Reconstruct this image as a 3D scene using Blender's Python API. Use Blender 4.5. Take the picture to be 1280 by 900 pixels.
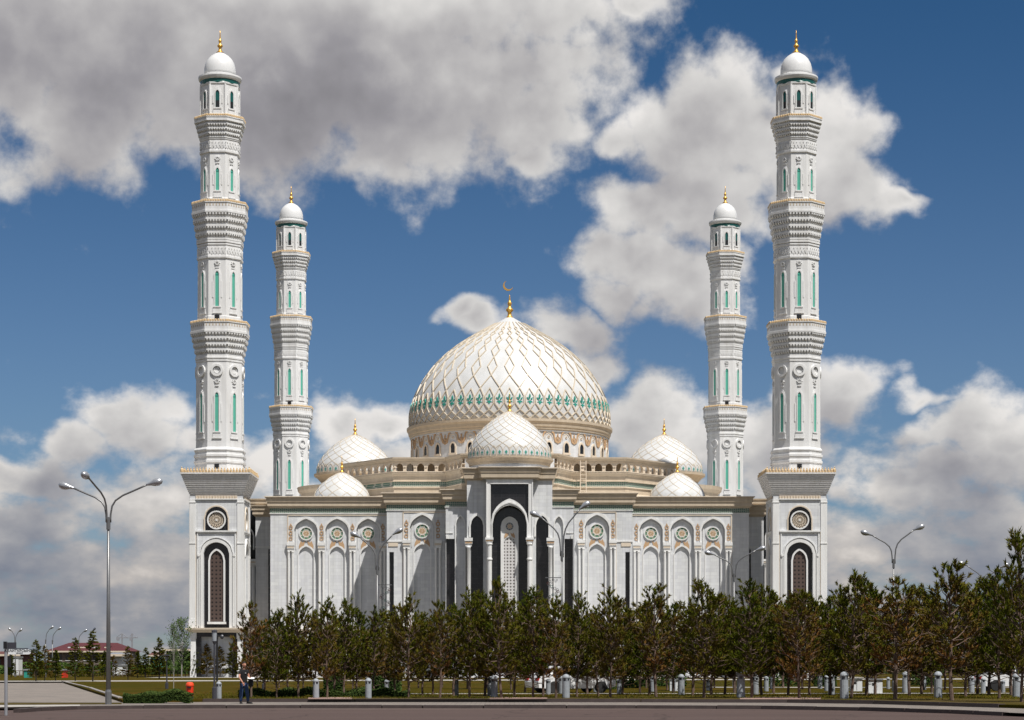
import bpy, math, random
from math import pi, sin, cos, tan, sqrt, radians, atan, atan2
from mathutils import Vector, Matrix, noise as mnoise

for o in list(bpy.data.objects): bpy.data.objects.remove(o)
S = bpy.context.scene
COL = S.collection

# ------------------------------------------------------------------ camera
F = 2625.0            # focal length in pixels of the 1280 px wide photograph
CX, HY, CH = 637.0, 831.0, 1.6      # axis column, horizon row, eye height
PZ = 0.12             # level of the park behind the second kerb
cd = bpy.data.cameras.new('camera'); cam = bpy.data.objects.new('camera', cd); COL.objects.link(cam)
cd.sensor_fit = 'HORIZONTAL'; cd.sensor_width = 36; cd.lens = F / 1280 * 36
cd.shift_x = (640 - CX) / 1280; cd.shift_y = (HY - 450) / 1280
cam.location = (0, 0, CH); cam.rotation_euler = (pi / 2, 0, 0)
cd.clip_start = 1; cd.clip_end = 20000
S.camera = cam
S.view_settings.view_transform = 'Standard'; S.view_settings.look = 'None'
S.view_settings.exposure = 0.25; S.view_settings.gamma = 1

def wx(px, Y): return (px - CX) / F * Y
def wz(py, Y): return (HY - py) / F * Y + CH
def gy(py, z=PZ): return (CH - z) * F / (py - HY)      # distance of a ground point at level z

# ------------------------------------------------------------------ sun
SUN = Vector((0.335, -0.445, 1.0)).normalized()
sl = bpy.data.lights.new('sun', 'SUN'); sl.energy = 5.0; sl.angle = radians(0.55); sl.color = (1.0, 0.965, 0.915)
so = bpy.data.objects.new('sun', sl); COL.objects.link(so)
so.rotation_euler = SUN.to_track_quat('Z', 'Y').to_euler(); so.location = (60, -60, 160)
SUN_EL = math.asin(SUN.z); SUN_AZ = atan2(SUN.x, SUN.y)

# ------------------------------------------------------------------ node helper
class NT:
    def __init__(s, t): s.t = t
    def n(s, typ, ins=None, **kw):
        nd = s.t.nodes.new(typ)
        for k, v in kw.items(): setattr(nd, k, v)
        for k, v in (ins or {}).items():
            if isinstance(v, bpy.types.NodeSocket): s.t.links.new(v, nd.inputs[k])
            elif v is not None: nd.inputs[k].default_value = v
        return nd
    def m(s, op, a, b=None, c=None, clamp=False):
        nd = s.n('ShaderNodeMath', {0: a, 1: b, 2: c}, operation=op, use_clamp=clamp); return nd.outputs[0]
    def v(s, op, a, b=None):
        nd = s.n('ShaderNodeVectorMath', {0: a, 1: b}, operation=op)
        return nd.outputs['Value'] if op in ('LENGTH', 'DOT_PRODUCT') else nd.outputs[0]
    def mix(s, f, a, b, typ='MIX'):
        nd = s.n('ShaderNodeMix', data_type='RGBA', blend_type=typ)
        for k, v in ((0, f), (6, a), (7, b)):
            if isinstance(v, bpy.types.NodeSocket): s.t.links.new(v, nd.inputs[k])
            else: nd.inputs[k].default_value = v
        return nd.outputs[2]
    def ramp(s, f, stops, interp='LINEAR'):
        nd = s.n('ShaderNodeValToRGB', {0: f}); r = nd.color_ramp; r.interpolation = interp
        while len(r.elements) < len(stops): r.elements.new(0.5)
        for e, (p, c) in zip(r.elements, stops):
            e.position = p; e.color = c if len(c) == 4 else (*c, 1)
        return nd.outputs[0]
    def ss(s, x, a, b):
        nd = s.n('ShaderNodeMapRange', {'Value': x, 'From Min': a, 'From Max': b, 'To Min': 0.0, 'To Max': 1.0}, interpolation_type='SMOOTHSTEP'); return nd.outputs[0]

# ------------------------------------------------------------------ world: sky and drifting cumulus
W = bpy.data.worlds.new('World'); S.world = W; W.use_nodes = True
wt = W.node_tree; wt.nodes.clear(); w = NT(wt)
CLOUDS = [  # direction of each cloud, given where it stands in the sky, with its half extents and weight
 (120,50,280,135,1.6),(330,85,230,118,1.6),(500,85,240,116,1.6),(630,120,100,110,1.0),(700,20,150,55,.9),(560,0,240,60,1.3),(150,-20,380,70,1.2),
 (660,205,60,28,.6),(800,8,75,40,.7),(290,130,200,65,1.0),
 (905,165,120,90,1.4),(815,250,95,50,.85),(1010,190,80,78,1.25),(1055,245,80,45,.75),(1120,262,60,22,.35),(870,265,120,45,.9),(780,165,45,40,.45),
 (800,320,80,48,1.1),(860,345,80,58,1.1),(985,85,50,26,.6),(770,355,50,40,.6),
 (585,395,50,24,.38),(700,415,80,38,.7),(745,450,50,45,.6),(600,410,36,22,.5),
 (820,520,90,60,.9),(900,560,120,60,.8),(1045,500,62,55,.95),(1150,495,85,18,.30),(1000,540,60,60,.7),
 (170,525,75,48,.95),(265,545,60,36,.8),(90,560,60,40,.6),(20,600,130,40,.9),(430,530,50,50,.95),(490,525,40,35,.8),(330,570,60,40,.5),
 (1215,535,90,50,1.05),(1280,560,90,60,1.0),(1150,600,110,50,.9),(1060,610,60,40,.6),(500,575,130,40,.7),(960,585,70,40,.7),
]
def cloud_group():
    g = bpy.data.node_groups.new('cloud_field', 'ShaderNodeTree')
    g.interface.new_socket('dir', in_out='INPUT', socket_type='NodeSocketVector')
    g.interface.new_socket('field', in_out='OUTPUT', socket_type='NodeSocketFloat')
    k = NT(g); gi = g.nodes.new('NodeGroupInput'); go = g.nodes.new('NodeGroupOutput')
    d = k.v('NORMALIZE', gi.outputs[0])
    p = k.v('MULTIPLY', d, (F / 100,) * 3)                       # one unit = 100 photo pixels
    warp = k.n('ShaderNodeTexNoise', {'Vector': p, 'Scale': 1.3, 'Detail': 2.0, 'Roughness': .5}).outputs['Color']
    sx = k.n('ShaderNodeSeparateXYZ', {0: d})
    az = k.m('MULTIPLY', k.m('ARCTAN2', sx.outputs[0], sx.outputs[1]), F / 100)
    el = k.m('MULTIPLY', k.m('ARCSINE', sx.outputs[2]), F / 100)
    q0 = k.n('ShaderNodeCombineXYZ', {0: az, 1: el}).outputs[0]
    q = k.v('ADD', q0, k.v('MULTIPLY', k.v('SUBTRACT', warp, (.5, .5, .5)), (.9, .9, 0)))
    C = None
    for (px, py, rx, ry, wgt) in CLOUDS:
        X, Z = px - CX, HY - py
        a, e = atan(X / F) * F / 100, atan(Z / sqrt(F * F + X * X)) * F / 100
        L = k.v('LENGTH', k.v('MULTIPLY', k.v('SUBTRACT', q, (a, e, 0)), (100 / rx, 100 / ry, 0)))
        val = k.m('MULTIPLY_ADD', L, -.55 , .55 * (0.55 + .45 * wgt) + .10)
        C = val if C is None else k.m('MAXIMUM', C, val)
    # the low bank of cloud towards the horizon, all round
    pb = k.v('MULTIPLY', d, (F / 100, F / 100, F / 100 * 2.6))
    nb = k.n('ShaderNodeTexNoise', {'Vector': pb, 'Scale': .55, 'Detail': 3.0, 'Roughness': .5}).outputs[0]
    band = k.m('ADD', k.m('MINIMUM', k.m('MULTIPLY', k.m('SUBTRACT', 2.75, el), .35), .34), k.m('MULTIPLY', k.m('SUBTRACT', nb, .5), 1.0))
    C = k.m('MAXIMUM', C, band)
    # the same kind of broken cloud everywhere outside the view
    big = k.n('ShaderNodeTexNoise', {'Vector': p, 'Scale': .16, 'Detail': 3.0, 'Roughness': .5}).outputs[0]
    out = k.m('MAXIMUM', k.ss(k.m('ABSOLUTE', az), 6.6, 8.5), k.ss(el, 8.6, 10.5))
    gen = k.m('ADD', k.m('MULTIPLY', k.m('SUBTRACT', big, .45), 3.0), k.m('MULTIPLY', k.m('SUBTRACT', out, 1.0), 2.0))
    C = k.m('MAXIMUM', C, gen)
    g.links.new(C, go.inputs[0])
    return g
CG = cloud_group()
tc = w.n('ShaderNodeTexCoord').outputs['Generated']
def field(vec):
    nd = wt.nodes.new('ShaderNodeGroup'); nd.node_tree = CG; wt.links.new(vec, nd.inputs[0]); return nd.outputs[0]
dirn = w.v('NORMALIZE', tc)
def fine(vec, det):
    sp = w.n('ShaderNodeSeparateXYZ', {0: vec}); zz = w.m('POWER', w.m('MAXIMUM', w.m('ADD', sp.outputs[2], .02), .0), .58)
    vec = w.n('ShaderNodeCombineXYZ', {0: sp.outputs[0], 1: sp.outputs[1], 2: zz}).outputs[0]
    return w.m('MULTIPLY', w.m('SUBTRACT', w.n('ShaderNodeTexNoise', {'Vector': w.v('MULTIPLY', vec, (F / 100,) * 3), 'Scale': 1.25, 'Detail': det, 'Roughness': .57}).outputs[0], .50), 1.12)
b0 = field(dirn); up2 = w.v('ADD', dirn, (.009, 0, .020))
f0 = w.m('ADD', b0, fine(dirn, 8.0))
fA = w.m('ADD', b0, fine(w.v('ADD', dirn, (.0035, 0, .0065)), 6.0))
fB = w.m('ADD', field(up2), fine(up2, 3.0))
alpha = w.ss(f0, .0, .36)
lit = w.m('MAXIMUM', w.m('MINIMUM', w.m('ADD', w.m('MULTIPLY', w.m('SUBTRACT', f0, fA), .42), w.m('MULTIPLY', w.m('SUBTRACT', f0, fB), .45)), .24), -.26)
el_ = w.n('ShaderNodeSeparateXYZ', {0: dirn}).outputs[2]
thick = w.ss(f0, .1, .9)
lown = w.n('ShaderNodeTexNoise', {'Vector': w.v('MULTIPLY', dirn, (F / 100,) * 3), 'Scale': .62, 'Detail': 3.0, 'Roughness': .5}).outputs[0]
a_, e_ = atan((400 - CX) / F), atan((HY - 150) / F)
az_ = w.m('ARCTAN2', w.n('ShaderNodeSeparateXYZ', {0: dirn}).outputs[0], w.n('ShaderNodeSeparateXYZ', {0: dirn}).outputs[1])
dk = w.v('LENGTH', w.v('MULTIPLY', w.v('SUBTRACT', w.n('ShaderNodeCombineXYZ', {0: az_, 1: w.m('ARCSINE', el_)}).outputs[0], (a_, e_, 0)), (F / 400, F / 150, 0)))
dk = w.m('MULTIPLY', w.m('SUBTRACT', 1.0, dk, clamp=True), .12)
lum = w.m('ADD', w.m('ADD', w.m('SUBTRACT', w.m('SUBTRACT', w.m('ADD', .78, w.m('MULTIPLY', w.m('MULTIPLY', w.ss(el_, .125, .02), fine(dirn, 6.0)), .45)), dk), w.m('MULTIPLY', thick, .40)), w.m('MULTIPLY', w.m('SUBTRACT', lown, .5), 1.1)), lit, clamp=True)
ccol = w.ramp(lum, [(0, (.19, .185, .20)), (.3, (.27, .262, .28)), (.55, (.385, .375, .38)), (.8, (.54, .53, .52)), (1, (.70, .68, .66))])
low = w.ss(el_, .125, .02)
lowc = w.ramp(lum, [(0, (.095, .125, .18)), (.40, (.14, .168, .225)), (.66, (.225, .235, .265)), (.84, (.38, .35, .33)), (1, (.60, .55, .50))])
ccol = w.mix(w.m('MULTIPLY', low, .85), ccol, lowc)
sky = w.n('ShaderNodeTexSky', sky_type='NISHITA', sun_disc=False, sun_elevation=SUN_EL, sun_rotation=SUN_AZ, altitude=350, air_density=1.0, dust_density=.35, ozone_density=3.5).outputs[0]
skyc = w.mix(1.0, sky, w.mix(w.ss(el_, .10, .34), (.036, .0435, .053, 1), (.0155, .0315, .043, 1)), 'MULTIPLY')     # Nishita at strength ~0.06, polarised deep blue
fin = w.mix(alpha, skyc, ccol)
bg = w.n('ShaderNodeBackground', {'Color': fin, 'Strength': 1.0})
W.cycles.sampling_method = 'MANUAL'; W.cycles.sample_map_resolution = 256
wo = w.n('ShaderNodeOutputWorld', {'Surface': bg.outputs[0]})

# ------------------------------------------------------------------ materials
MATS = {}
def mat(name, col, rough=.7, metal=0, var=.12, vscale=3.0, bump=0.0, spec=.4, coat=0, emit=None, build=None):
    m = bpy.data.materials.new(name); m.use_nodes = True; t = m.node_tree; k = NT(t)
    p = t.nodes['Principled BSDF']; p.inputs['Roughness'].default_value = rough; p.inputs['Metallic'].default_value = metal
    p.inputs['Specular IOR Level'].default_value = spec; p.inputs['Coat Weight'].default_value = coat
    co = k.n('ShaderNodeTexCoord').outputs['Object']
    nz = k.n('ShaderNodeTexNoise', {'Vector': co, 'Scale': vscale, 'Detail': 5.0, 'Roughness': .6}).outputs[0]
    c = k.mix(nz, tuple(x * (1 - var) for x in col) + (1,), tuple(min(1, x * (1 + var)) for x in col) + (1,))
    if build: c = build(k, co, c, nz, p) or c
    t.links.new(c, p.inputs['Base Color'])
    if bump:
        b = k.n('ShaderNodeBump', {'Height': nz, 'Strength': bump, 'Distance': .05}); t.links.new(b.outputs[0], p.inputs['Normal'])
    MATS[name] = m; return m
def wallcoord(k, co):
    s = k.n('ShaderNodeSeparateXYZ', {0: co})
    return k.n('ShaderNodeCombineXYZ', {0: k.m('ADD', s.outputs[0], s.outputs[1]), 1: s.outputs[2]}).outputs[0]
def stone(bw, bh, dark=.84, tone=.13):
    def b(k, co, c, nz, p):
        br = k.n('ShaderNodeTexBrick', {'Vector': wallcoord(k, co), 'Color1': (1, 1, 1, 1), 'Color2': (1 - tone, 1 - tone, 1 - tone * .8, 1), 'Mortar': (dark, dark, dark, 1), 'Scale': 1.0, 'Mortar Size': .022, 'Mortar Smooth': .3, 'Brick Width': bw, 'Row Height': bh})
        # rain streaks and dust
        mp = k.n('ShaderNodeMapping', {'Vector': co, 'Scale': (2.2, 2.2, .10)}).outputs[0]
        st = k.n('ShaderNodeTexNoise', {'Vector': mp, 'Scale': 1.0, 'Detail': 6.0, 'Roughness': .65}).outputs[0]
        stv = k.ramp(st, [(.35, (.86, .86, .835)), (.62, (1, 1, 1))])
        return k.mix(1.0, k.mix(1.0, c, br.outputs[0], 'MULTIPLY'), stv, 'MULTIPLY')
    return b
def streaks(k, co, c, nz, p):
    mp = k.n('ShaderNodeMapping', {'Vector': co, 'Scale': (1.6, 1.6, .14)}).outputs[0]
    st = k.n('ShaderNodeTexNoise', {'Vector': mp, 'Scale': 1.0, 'Detail': 6.0, 'Roughness': .65}).outputs[0]
    return k.mix(1.0, c, k.ramp(st, [(.33, (.86, .85, .83)), (.6, (1, 1, 1))]), 'MULTIPLY')
mat('white_stone', (.66, .67, .68), .55, var=.06, vscale=.8, build=stone(.9, .42))
mat('white_trim', (.72, .72, .71), .5, var=.05, vscale=1.5, build=streaks)
mat('minaret_white', (.70, .70, .695), .5, var=.05, vscale=1.2, build=streaks)
mat('soffit_grey', (.74, .725, .715), .6, var=.06, vscale=1.2, build=stone(1.4, .21, .7, .06))
mat('tan_stone', (.52, .435, .33), .6, var=.10, vscale=.9, build=streaks)
mat('tan_light', (.62, .53, .42), .6, var=.10, vscale=2)
mat('ornament_tan', (.46, .30, .17), .6, var=.28, vscale=9)
mat('gold', (.80, .45, .10), .35, .75, var=.1)
mat('crest_gold', (.60, .44, .25), .55, var=.35, vscale=4)
mat('teal', (.03, .28, .22), .4, var=.15)
mat('teal_glass', (.10, .40, .30), .25, var=.15, vscale=2)
mat('dark_teal', (.01, .09, .08), .25, var=.2)
def blackstone(k, co, c, nz, p):
    br = k.n('ShaderNodeTexBrick', {'Vector': wallcoord(k, co), 'Color1': (1, 1, 1, 1), 'Color2': (2.2, 2.0, 1.9, 1), 'Mortar': (3, 3, 3, 1), 'Scale': 1.0, 'Mortar Size': .018, 'Brick Width': .9, 'Row Height': .62}, offset=0.0)
    return k.mix(1.0, c, br.outputs[0], 'MULTIPLY')
mat('black_marble', (.009, .009, .010), .13, var=.4, vscale=1.5, spec=.5, build=blackstone)
mat('dark_glass', (.010, .012, .014), .08, var=.3, vscale=1, spec=.6)
def frieze(k, co, c, nz, p):
    wc = k.v('MULTIPLY', wallcoord(k, co), (2.6, 2.6, 1))
    vo = k.n('ShaderNodeTexVoronoi', {'Vector': wc, 'Scale': 1.6, 'Randomness': .35}, feature='DISTANCE_TO_EDGE').outputs[0]
    return k.mix(k.ss(vo, .06, .16), (.36, .36, .31, 1), (.075, .15, .115, 1))
mat('green_frieze', (.1, .2, .16), .6, build=frieze)
def lattice(bg_, fg, sc, lo, hi):
    def b(k, co, c, nz, p):
        vo = k.n('ShaderNodeTexVoronoi', {'Vector': k.v('MULTIPLY', wallcoord(k, co), (sc, sc, 1)), 'Scale': 1.0, 'Randomness': 0.0}).outputs[0]
        return k.mix(k.ss(vo, lo, hi), bg_, fg)
    return b
mat('brown_lattice', (.1, .06, .05), .5, build=lattice((.006, .004, .004, 1), (.085, .058, .048, 1), 2.1, .16, .32))
mat('portal_lattice', (.3, .3, .3), .6, build=lattice((.10, .085, .08, 1), (.60, .59, .58, 1), 2.7, .22, .33))
def parapet(k, co, c, nz, p):
    return k.mix(k.ss(nz, .40, .55), (.30, .28, .26, 1), (.66, .66, .65, 1))
mat('carved_white', (.6, .6, .6), .6, vscale=5, bump=.8, build=parapet)
def domeskin(k, co, c, nz, p):
    s = k.n('ShaderNodeSeparateXYZ', {0: co})
    row = k.m('FRACT', k.m('MULTIPLY', s.outputs[2], .62))
    line = k.ss(k.m('ABSOLUTE', k.m('SUBTRACT', row, .5)), .0, .03)
    mp = k.n('ShaderNodeTexNoise', {'Vector': k.v('MULTIPLY', co, (1, 1, .3)), 'Scale': .9, 'Detail': 5.0}).outputs[0]
    c = k.mix(1.0, c, k.ramp(mp, [(.3, (.90, .89, .86)), (.6, (1, 1, 1))]), 'MULTIPLY')
    return k.mix(line, (.55, .54, .52, 1), c)
mat('dome_tile', (.555, .56, .56), .40, var=.03, vscale=1.0, spec=.45, build=domeskin)
mat('dome_rib', (.52, .45, .35), .5, var=.12)
mat('cap_white', (.64, .64, .635), .3, var=.03)
mat('lamp_metal', (.19, .19, .19), .42, .6, var=.15)
mat('lamp_head', (.42, .43, .45), .3, .6, var=.1)
mat('lamp_lens', (.75, .78, .80), .12, var=.05)
mat('bollard_grey', (.27, .29, .31), .55, var=.2, vscale=6, bump=.2)
mat('bollard_dark', (.07, .07, .08), .5)
def asphalt(k, co, c, nz, p):
    st = k.ramp(k.n('ShaderNodeTexNoise', {'Vector': k.v('MULTIPLY', co, (.02, .6, 1)), 'Scale': 1.2, 'Detail': 7.0}).outputs[0], [(.3, (.058, .041, .037)), (.7, (.094, .070, .064))])
    c = k.mix(.5, c, st)
    wv = k.v('ADD', co, k.v('MULTIPLY', k.n('ShaderNodeTexNoise', {'Vector': co, 'Scale': .8, 'Detail': 5.0}).outputs['Color'], (1.6, 1.6, 0)))
    cr = k.n('ShaderNodeTexVoronoi', {'Vector': wv, 'Scale': .16, 'Randomness': 1.0}, feature='DISTANCE_TO_EDGE').outputs[0]
    c = k.mix(k.m('MULTIPLY', k.ss(cr, .010, .003), .6), c, (.022, .018, .017, 1))
    s_ = k.n('ShaderNodeSeparateXYZ', {0: co})
    patch = k.ss(k.n('ShaderNodeTexNoise', {'Vector': k.v('MULTIPLY', co, (.12, .5, 1)), 'Scale': .7, 'Detail': 3.0}).outputs[0], .60, .66)
    c = k.mix(k.m('MULTIPLY', patch, .35), c, (.045, .036, .034, 1))
    dust = k.ss(s_.outputs[1], 79.5, 83.5)
    return k.mix(k.m('MULTIPLY', dust, k.m('MULTIPLY', nz, .7)), c, (.15, .125, .105, 1))
mat('asphalt', (.078, .053, .047), .95, spec=.12, var=.12, vscale=1.4, bump=.1, build=asphalt)
def ground_mat(cols, s1, s2):
    def b(k, co, c, nz, p):
        a = k.n('ShaderNodeTexNoise', {'Vector': co, 'Scale': s1, 'Detail': 4.0, 'Roughness': .6}).outputs[0]
        f = k.n('ShaderNodeTexNoise', {'Vector': co, 'Scale': s2, 'Detail': 6.0, 'Roughness': .75}).outputs[0]
        x = k.m('ADD', k.m('MULTIPLY', a, .65), k.m('MULTIPLY', f, .45))
        return k.ramp(x, [(.38, cols[0]), (.52, cols[1]), (.66, cols[2])])
    return b
mat('lawn_grass', (.06, .06, .02), 1.0, spec=.02, build=ground_mat([(.024, .029, .002), (.042, .034, .003), (.064, .040, .006)], .09, 2.2), bump=.3)
mat('dry_ground', (.06, .06, .02), 1.0, spec=.02, build=ground_mat([(.032, .028, .006), (.055, .042, .010), (.085, .062, .025)], .2, 3.0), bump=.3)
mat('far_ground', (.06, .06, .02), 1.0, spec=.02, build=ground_mat([(.04, .045, .014), (.07, .066, .02), (.10, .085, .035)], .02, .4))
def pavers(c1, c2, bw, bh, mo):
    def b(k, co, c, nz, p):
        br = k.n('ShaderNodeTexBrick', {'Vector': co, 'Color1': c1, 'Color2': c2, 'Mortar': mo, 'Scale': 1.0, 'Mortar Size': .012, 'Brick Width': bw, 'Row Height': bh})
        return k.mix(1.0, br.outputs[0], k.ramp(nz, [(.3, (.80, .80, .80)), (.7, (1.08, 1.06, 1.03))]), 'MULTIPLY')
    return b
mat('sidewalk_pavers', (.2, .18, .16), .85, vscale=.9, build=pavers((.22, .19, .165, 1), (.16, .14, .125, 1), .4, .2, (.08, .075, .07, 1)))
mat('plaza_pavers', (.27, .25, .24), .85, vscale=.35, build=pavers((.215, .185, .16, 1), (.165, .145, .128, 1), .8, .8, (.12, .11, .10, 1)))
mat('pink_path', (.26, .17, .14), .85, vscale=1.5, var=.2)
mat('pale_path', (.33, .31, .28), .85, vscale=.5, var=.15)
mat('granite_kerb', (.055, .040, .037), .55, var=.5, vscale=2.5, bump=.2)
mat('granite_kerb_light', (.15, .125, .115), .7, var=.3, vscale=3)
mat('pale_kerb', (.24, .22, .205), .8, var=.15)
def needle(k, co, c, nz, p):
    at = k.n('ShaderNodeAttribute', attribute_name='tint').outputs['Fac']
    oi = k.n('ShaderNodeObjectInfo').outputs['Random']
    x = k.m('ADD', at, k.m('MULTIPLY', k.m('SUBTRACT', oi, .5), .16))
    return k.ramp(x, [(.0, (.030, .052, .006)), (.3, (.075, .086, .007)), (.55, (.105, .088, .012)), (.8, (.125, .080, .018)), (1, (.165, .078, .024))])
mat('pine_needles', (.05, .06, .02), .9, build=needle, spec=.03)
mat('pine_bark', (.12, .08, .06), .9, var=.45, vscale=6, bump=.5)
mat('dark_bark', (.050, .038, .030), .9, var=.45, vscale=6, bump=.5)
mat('birch_bark', (.30, .28, .25), .8, var=.4, vscale=5)
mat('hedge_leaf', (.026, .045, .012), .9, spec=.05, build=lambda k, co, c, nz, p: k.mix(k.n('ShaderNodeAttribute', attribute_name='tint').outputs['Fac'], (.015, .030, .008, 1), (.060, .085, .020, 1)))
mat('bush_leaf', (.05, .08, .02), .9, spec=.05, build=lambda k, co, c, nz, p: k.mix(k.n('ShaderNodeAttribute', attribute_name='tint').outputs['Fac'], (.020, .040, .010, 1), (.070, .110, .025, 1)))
mat('red_plastic', (.62, .035, .012), .38, var=.08)
mat('orange_plastic', (.65, .06, .015), .4, var=.08)
mat('blue_plastic', (.02, .06, .30), .4)
mat('sign_white', (.66, .68, .68), .4, var=.03)
mat('sign_grey', (.045, .045, .055), .4)
mat('sign_black', (.012, .012, .014), .5)
mat('car_white', (.72, .72, .72), .25, coat=.6, var=.02)
mat('tyre', (.02, .02, .02), .8)
mat('tail_red', (.35, .01, .01), .3)
mat('roof_maroon', (.075, .014, .017), .7, var=.2, vscale=.3)
mat('far_wall', (.15, .12, .10), .8, var=.15, vscale=.2)
mat('far_brick', (.10, .035, .03), .85, var=.25, vscale=.3)
mat('crane_metal', (.25, .25, .27), .6)
mat('skin', (.42, .20, .13), .55, var=.08, vscale=8)
mat('hair', (.025, .014, .010), .7)
mat('shirt_black', (.008, .008, .009), .85, var=.3, vscale=10)
mat('jeans', (.018, .040, .10), .85, var=.5, vscale=7)
mat('shoe_black', (.012, .011, .011), .6)
mat('paper', (.75, .75, .72), .7, var=.03)
# ------------------------------------------------------------------ mesh builder
ORG = {}     # world position of every parent, by object name
class MB:
    def __init__(s): s.v = []; s.f = []; s.m = []; s.t = []
    def add(s, vs, fs, mi=0):
        o = len(s.v); s.v += vs; s.f += [tuple(o + i for i in f) for f in fs]; s.m += [mi] * len(fs)
    def box(s, x0, x1, y0, y1, z0, z1, mi=0):
        s.add([(x0, y0, z0), (x1, y0, z0), (x1, y1, z0), (x0, y1, z0), (x0, y0, z1), (x1, y0, z1), (x1, y1, z1), (x0, y1, z1)],
              [(3, 2, 1, 0), (4, 5, 6, 7), (0, 1, 5, 4), (1, 2, 6, 5), (2, 3, 7, 6), (3, 0, 4, 7)], mi)
    def lathe(s, prof, n, c=(0, 0), phase=0.0, mi=0, cap=True, a0=0, a1=2 * pi):
        full = abs(a1 - a0 - 2 * pi) < 1e-6; cnt = n if full else n + 1
        vs = [(c[0] + r * cos(phase + a0 + (a1 - a0) * j / n), c[1] + r * sin(phase + a0 + (a1 - a0) * j / n), z) for r, z in prof for j in range(cnt)]
        fs = [(i * cnt + j, i * cnt + (j + 1) % cnt, (i + 1) * cnt + (j + 1) % cnt, (i + 1) * cnt + j) for i in range(len(prof) - 1) for j in range(n)]
        if cap and full: fs += [tuple(range(cnt))[::-1], tuple((len(prof) - 1) * cnt + j for j in range(cnt))]
        s.add(vs, fs, mi)
    def oct(s, prof, mi=0):                     # octagon, a face towards -Y; prof gives apothems
        s.lathe([(a / cos(pi / 8), z) for a, z in prof], 8, (0, 0), pi / 8, mi)
    def tube(s, pts, rad, n=6, mi=0, cap=True):
        pts = [Vector(p) for p in pts]; N = len(pts)
        rs = rad if isinstance(rad, (list, tuple)) else [rad] * N
        vs = []; up = Vector((0.1, .2, 1)).normalized()
        for i, p in enumerate(pts):
            t = (pts[min(i + 1, N - 1)] - pts[max(i - 1, 0)]).normalized()
            if i == 0:
                a = t.cross(up if abs(t.dot(up)) < .9 else Vector((1, 0, 0))).normalized()
            else: a = (a - t * a.dot(t)).normalized()
            b = t.cross(a)
            vs += [tuple(p + (a * cos(2 * pi * j / n) + b * sin(2 * pi * j / n)) * rs[i]) for j in range(n)]
        fs = [(i * n + j, i * n + (j + 1) % n, (i + 1) * n + (j + 1) % n, (i + 1) * n + j) for i in range(N - 1) for j in range(n)]
        if cap: fs += [tuple(range(n))[::-1], tuple((N - 1) * n + j for j in range(n))]
        s.add(vs, fs, mi)
    def prism(s, poly, y0, y1, mi=0):           # poly in (x,z), front at y0 (smaller y), counter-clockwise seen from -Y
        n = len(poly)
        s.add([(x, y0, z) for x, z in poly] + [(x, y1, z) for x, z in poly],
              [tuple(range(n)), tuple(range(n, 2 * n))[::-1]] + [(i, i + n, (i + 1) % n + n, (i + 1) % n) for i in range(n)], mi)
    def slab(s, poly, z0, z1, mi=0):            # poly in (x,y)
        n = len(poly)
        s.add([(x, y, z1) for x, y in poly] + [(x, y, z0) for x, y in poly],
              [tuple(range(n)), tuple(range(n, 2 * n))[::-1]] + [(i, i + n, (i + 1) % n + n, (i + 1) % n) for i in range(n)], mi)
    def blob(s, c, r, mi=0, nu=8, nv=5, rz=0):
        vs = []
        for i in range(nv + 1):
            a = -pi / 2 + pi * i / nv
            for j in range(nu):
                b = 2 * pi * j / nu
                x, y, z = r[0] * cos(a) * cos(b), r[1] * cos(a) * sin(b), r[2] * sin(a)
                vs.append((c[0] + x * cos(rz) - y * sin(rz), c[1] + x * sin(rz) + y * cos(rz), c[2] + z))
        s.add(vs, [(i * nu + j, i * nu + (j + 1) % nu, (i + 1) * nu + (j + 1) % nu, (i + 1) * nu + j) for i in range(nv) for j in range(nu)], mi)
    # ---- arches, all in the plane y (front towards -Y)
    def arch_panel(s, x0, x1, z0, z1, A, y, depth, mi=0, rmi=None):
        """wall x0..x1, z0..z1 with an arch opening A=[(x,z)...] from left foot over the top to right foot, feet at z0"""
        rmi = mi if rmi is None else rmi; n = len(A)
        V = [(x, y, z) for x, z in A]
        zt = z1
        s.add([(x0, y, z0), (A[0][0], y, z0), (A[0][0], y, zt), (x0, y, zt)], [(0, 1, 2, 3)], mi)
        s.add([(A[-1][0], y, z0), (x1, y, z0), (x1, y, zt), (A[-1][0], y, zt)], [(0, 1, 2, 3)], mi)
        for i in range(n - 1):
            (xa, za), (xb, zb) = A[i], A[i + 1]
            if abs(xb - xa) > 1e-5: s.add([(xa, y, za), (xb, y, zb), (xb, y, zt), (xa, y, zt)], [(0, 1, 2, 3)], mi)
            s.add([(xa, y, za), (xb, y, zb), (xb, y + depth, zb), (xa, y + depth, za)], [(3, 2, 1, 0)], rmi)
    def band(s, A, B, y0, y1, mi=0):
        """solid band between inner curve A and outer curve B, front y0, back y1"""
        n = len(A)
        for i in range(n - 1):
            a, b, c, d = A[i], A[i + 1], B[i + 1], B[i]
            s.add([(p[0], y0, p[1]) for p in (a, b, c, d)] + [(p[0], y1, p[1]) for p in (a, b, c, d)],
                  [(0, 1, 2, 3), (0, 4, 5, 1), (2, 6, 7, 3)], mi)
        for i, q in ((0, 1), (n - 1, 0)):
            a, d = A[i], B[i]
            s.add([(a[0], y0, a[1]), (d[0], y0, d[1]), (d[0], y1, d[1]), (a[0], y1, a[1])], [(0, 1, 2, 3)], mi)
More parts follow.
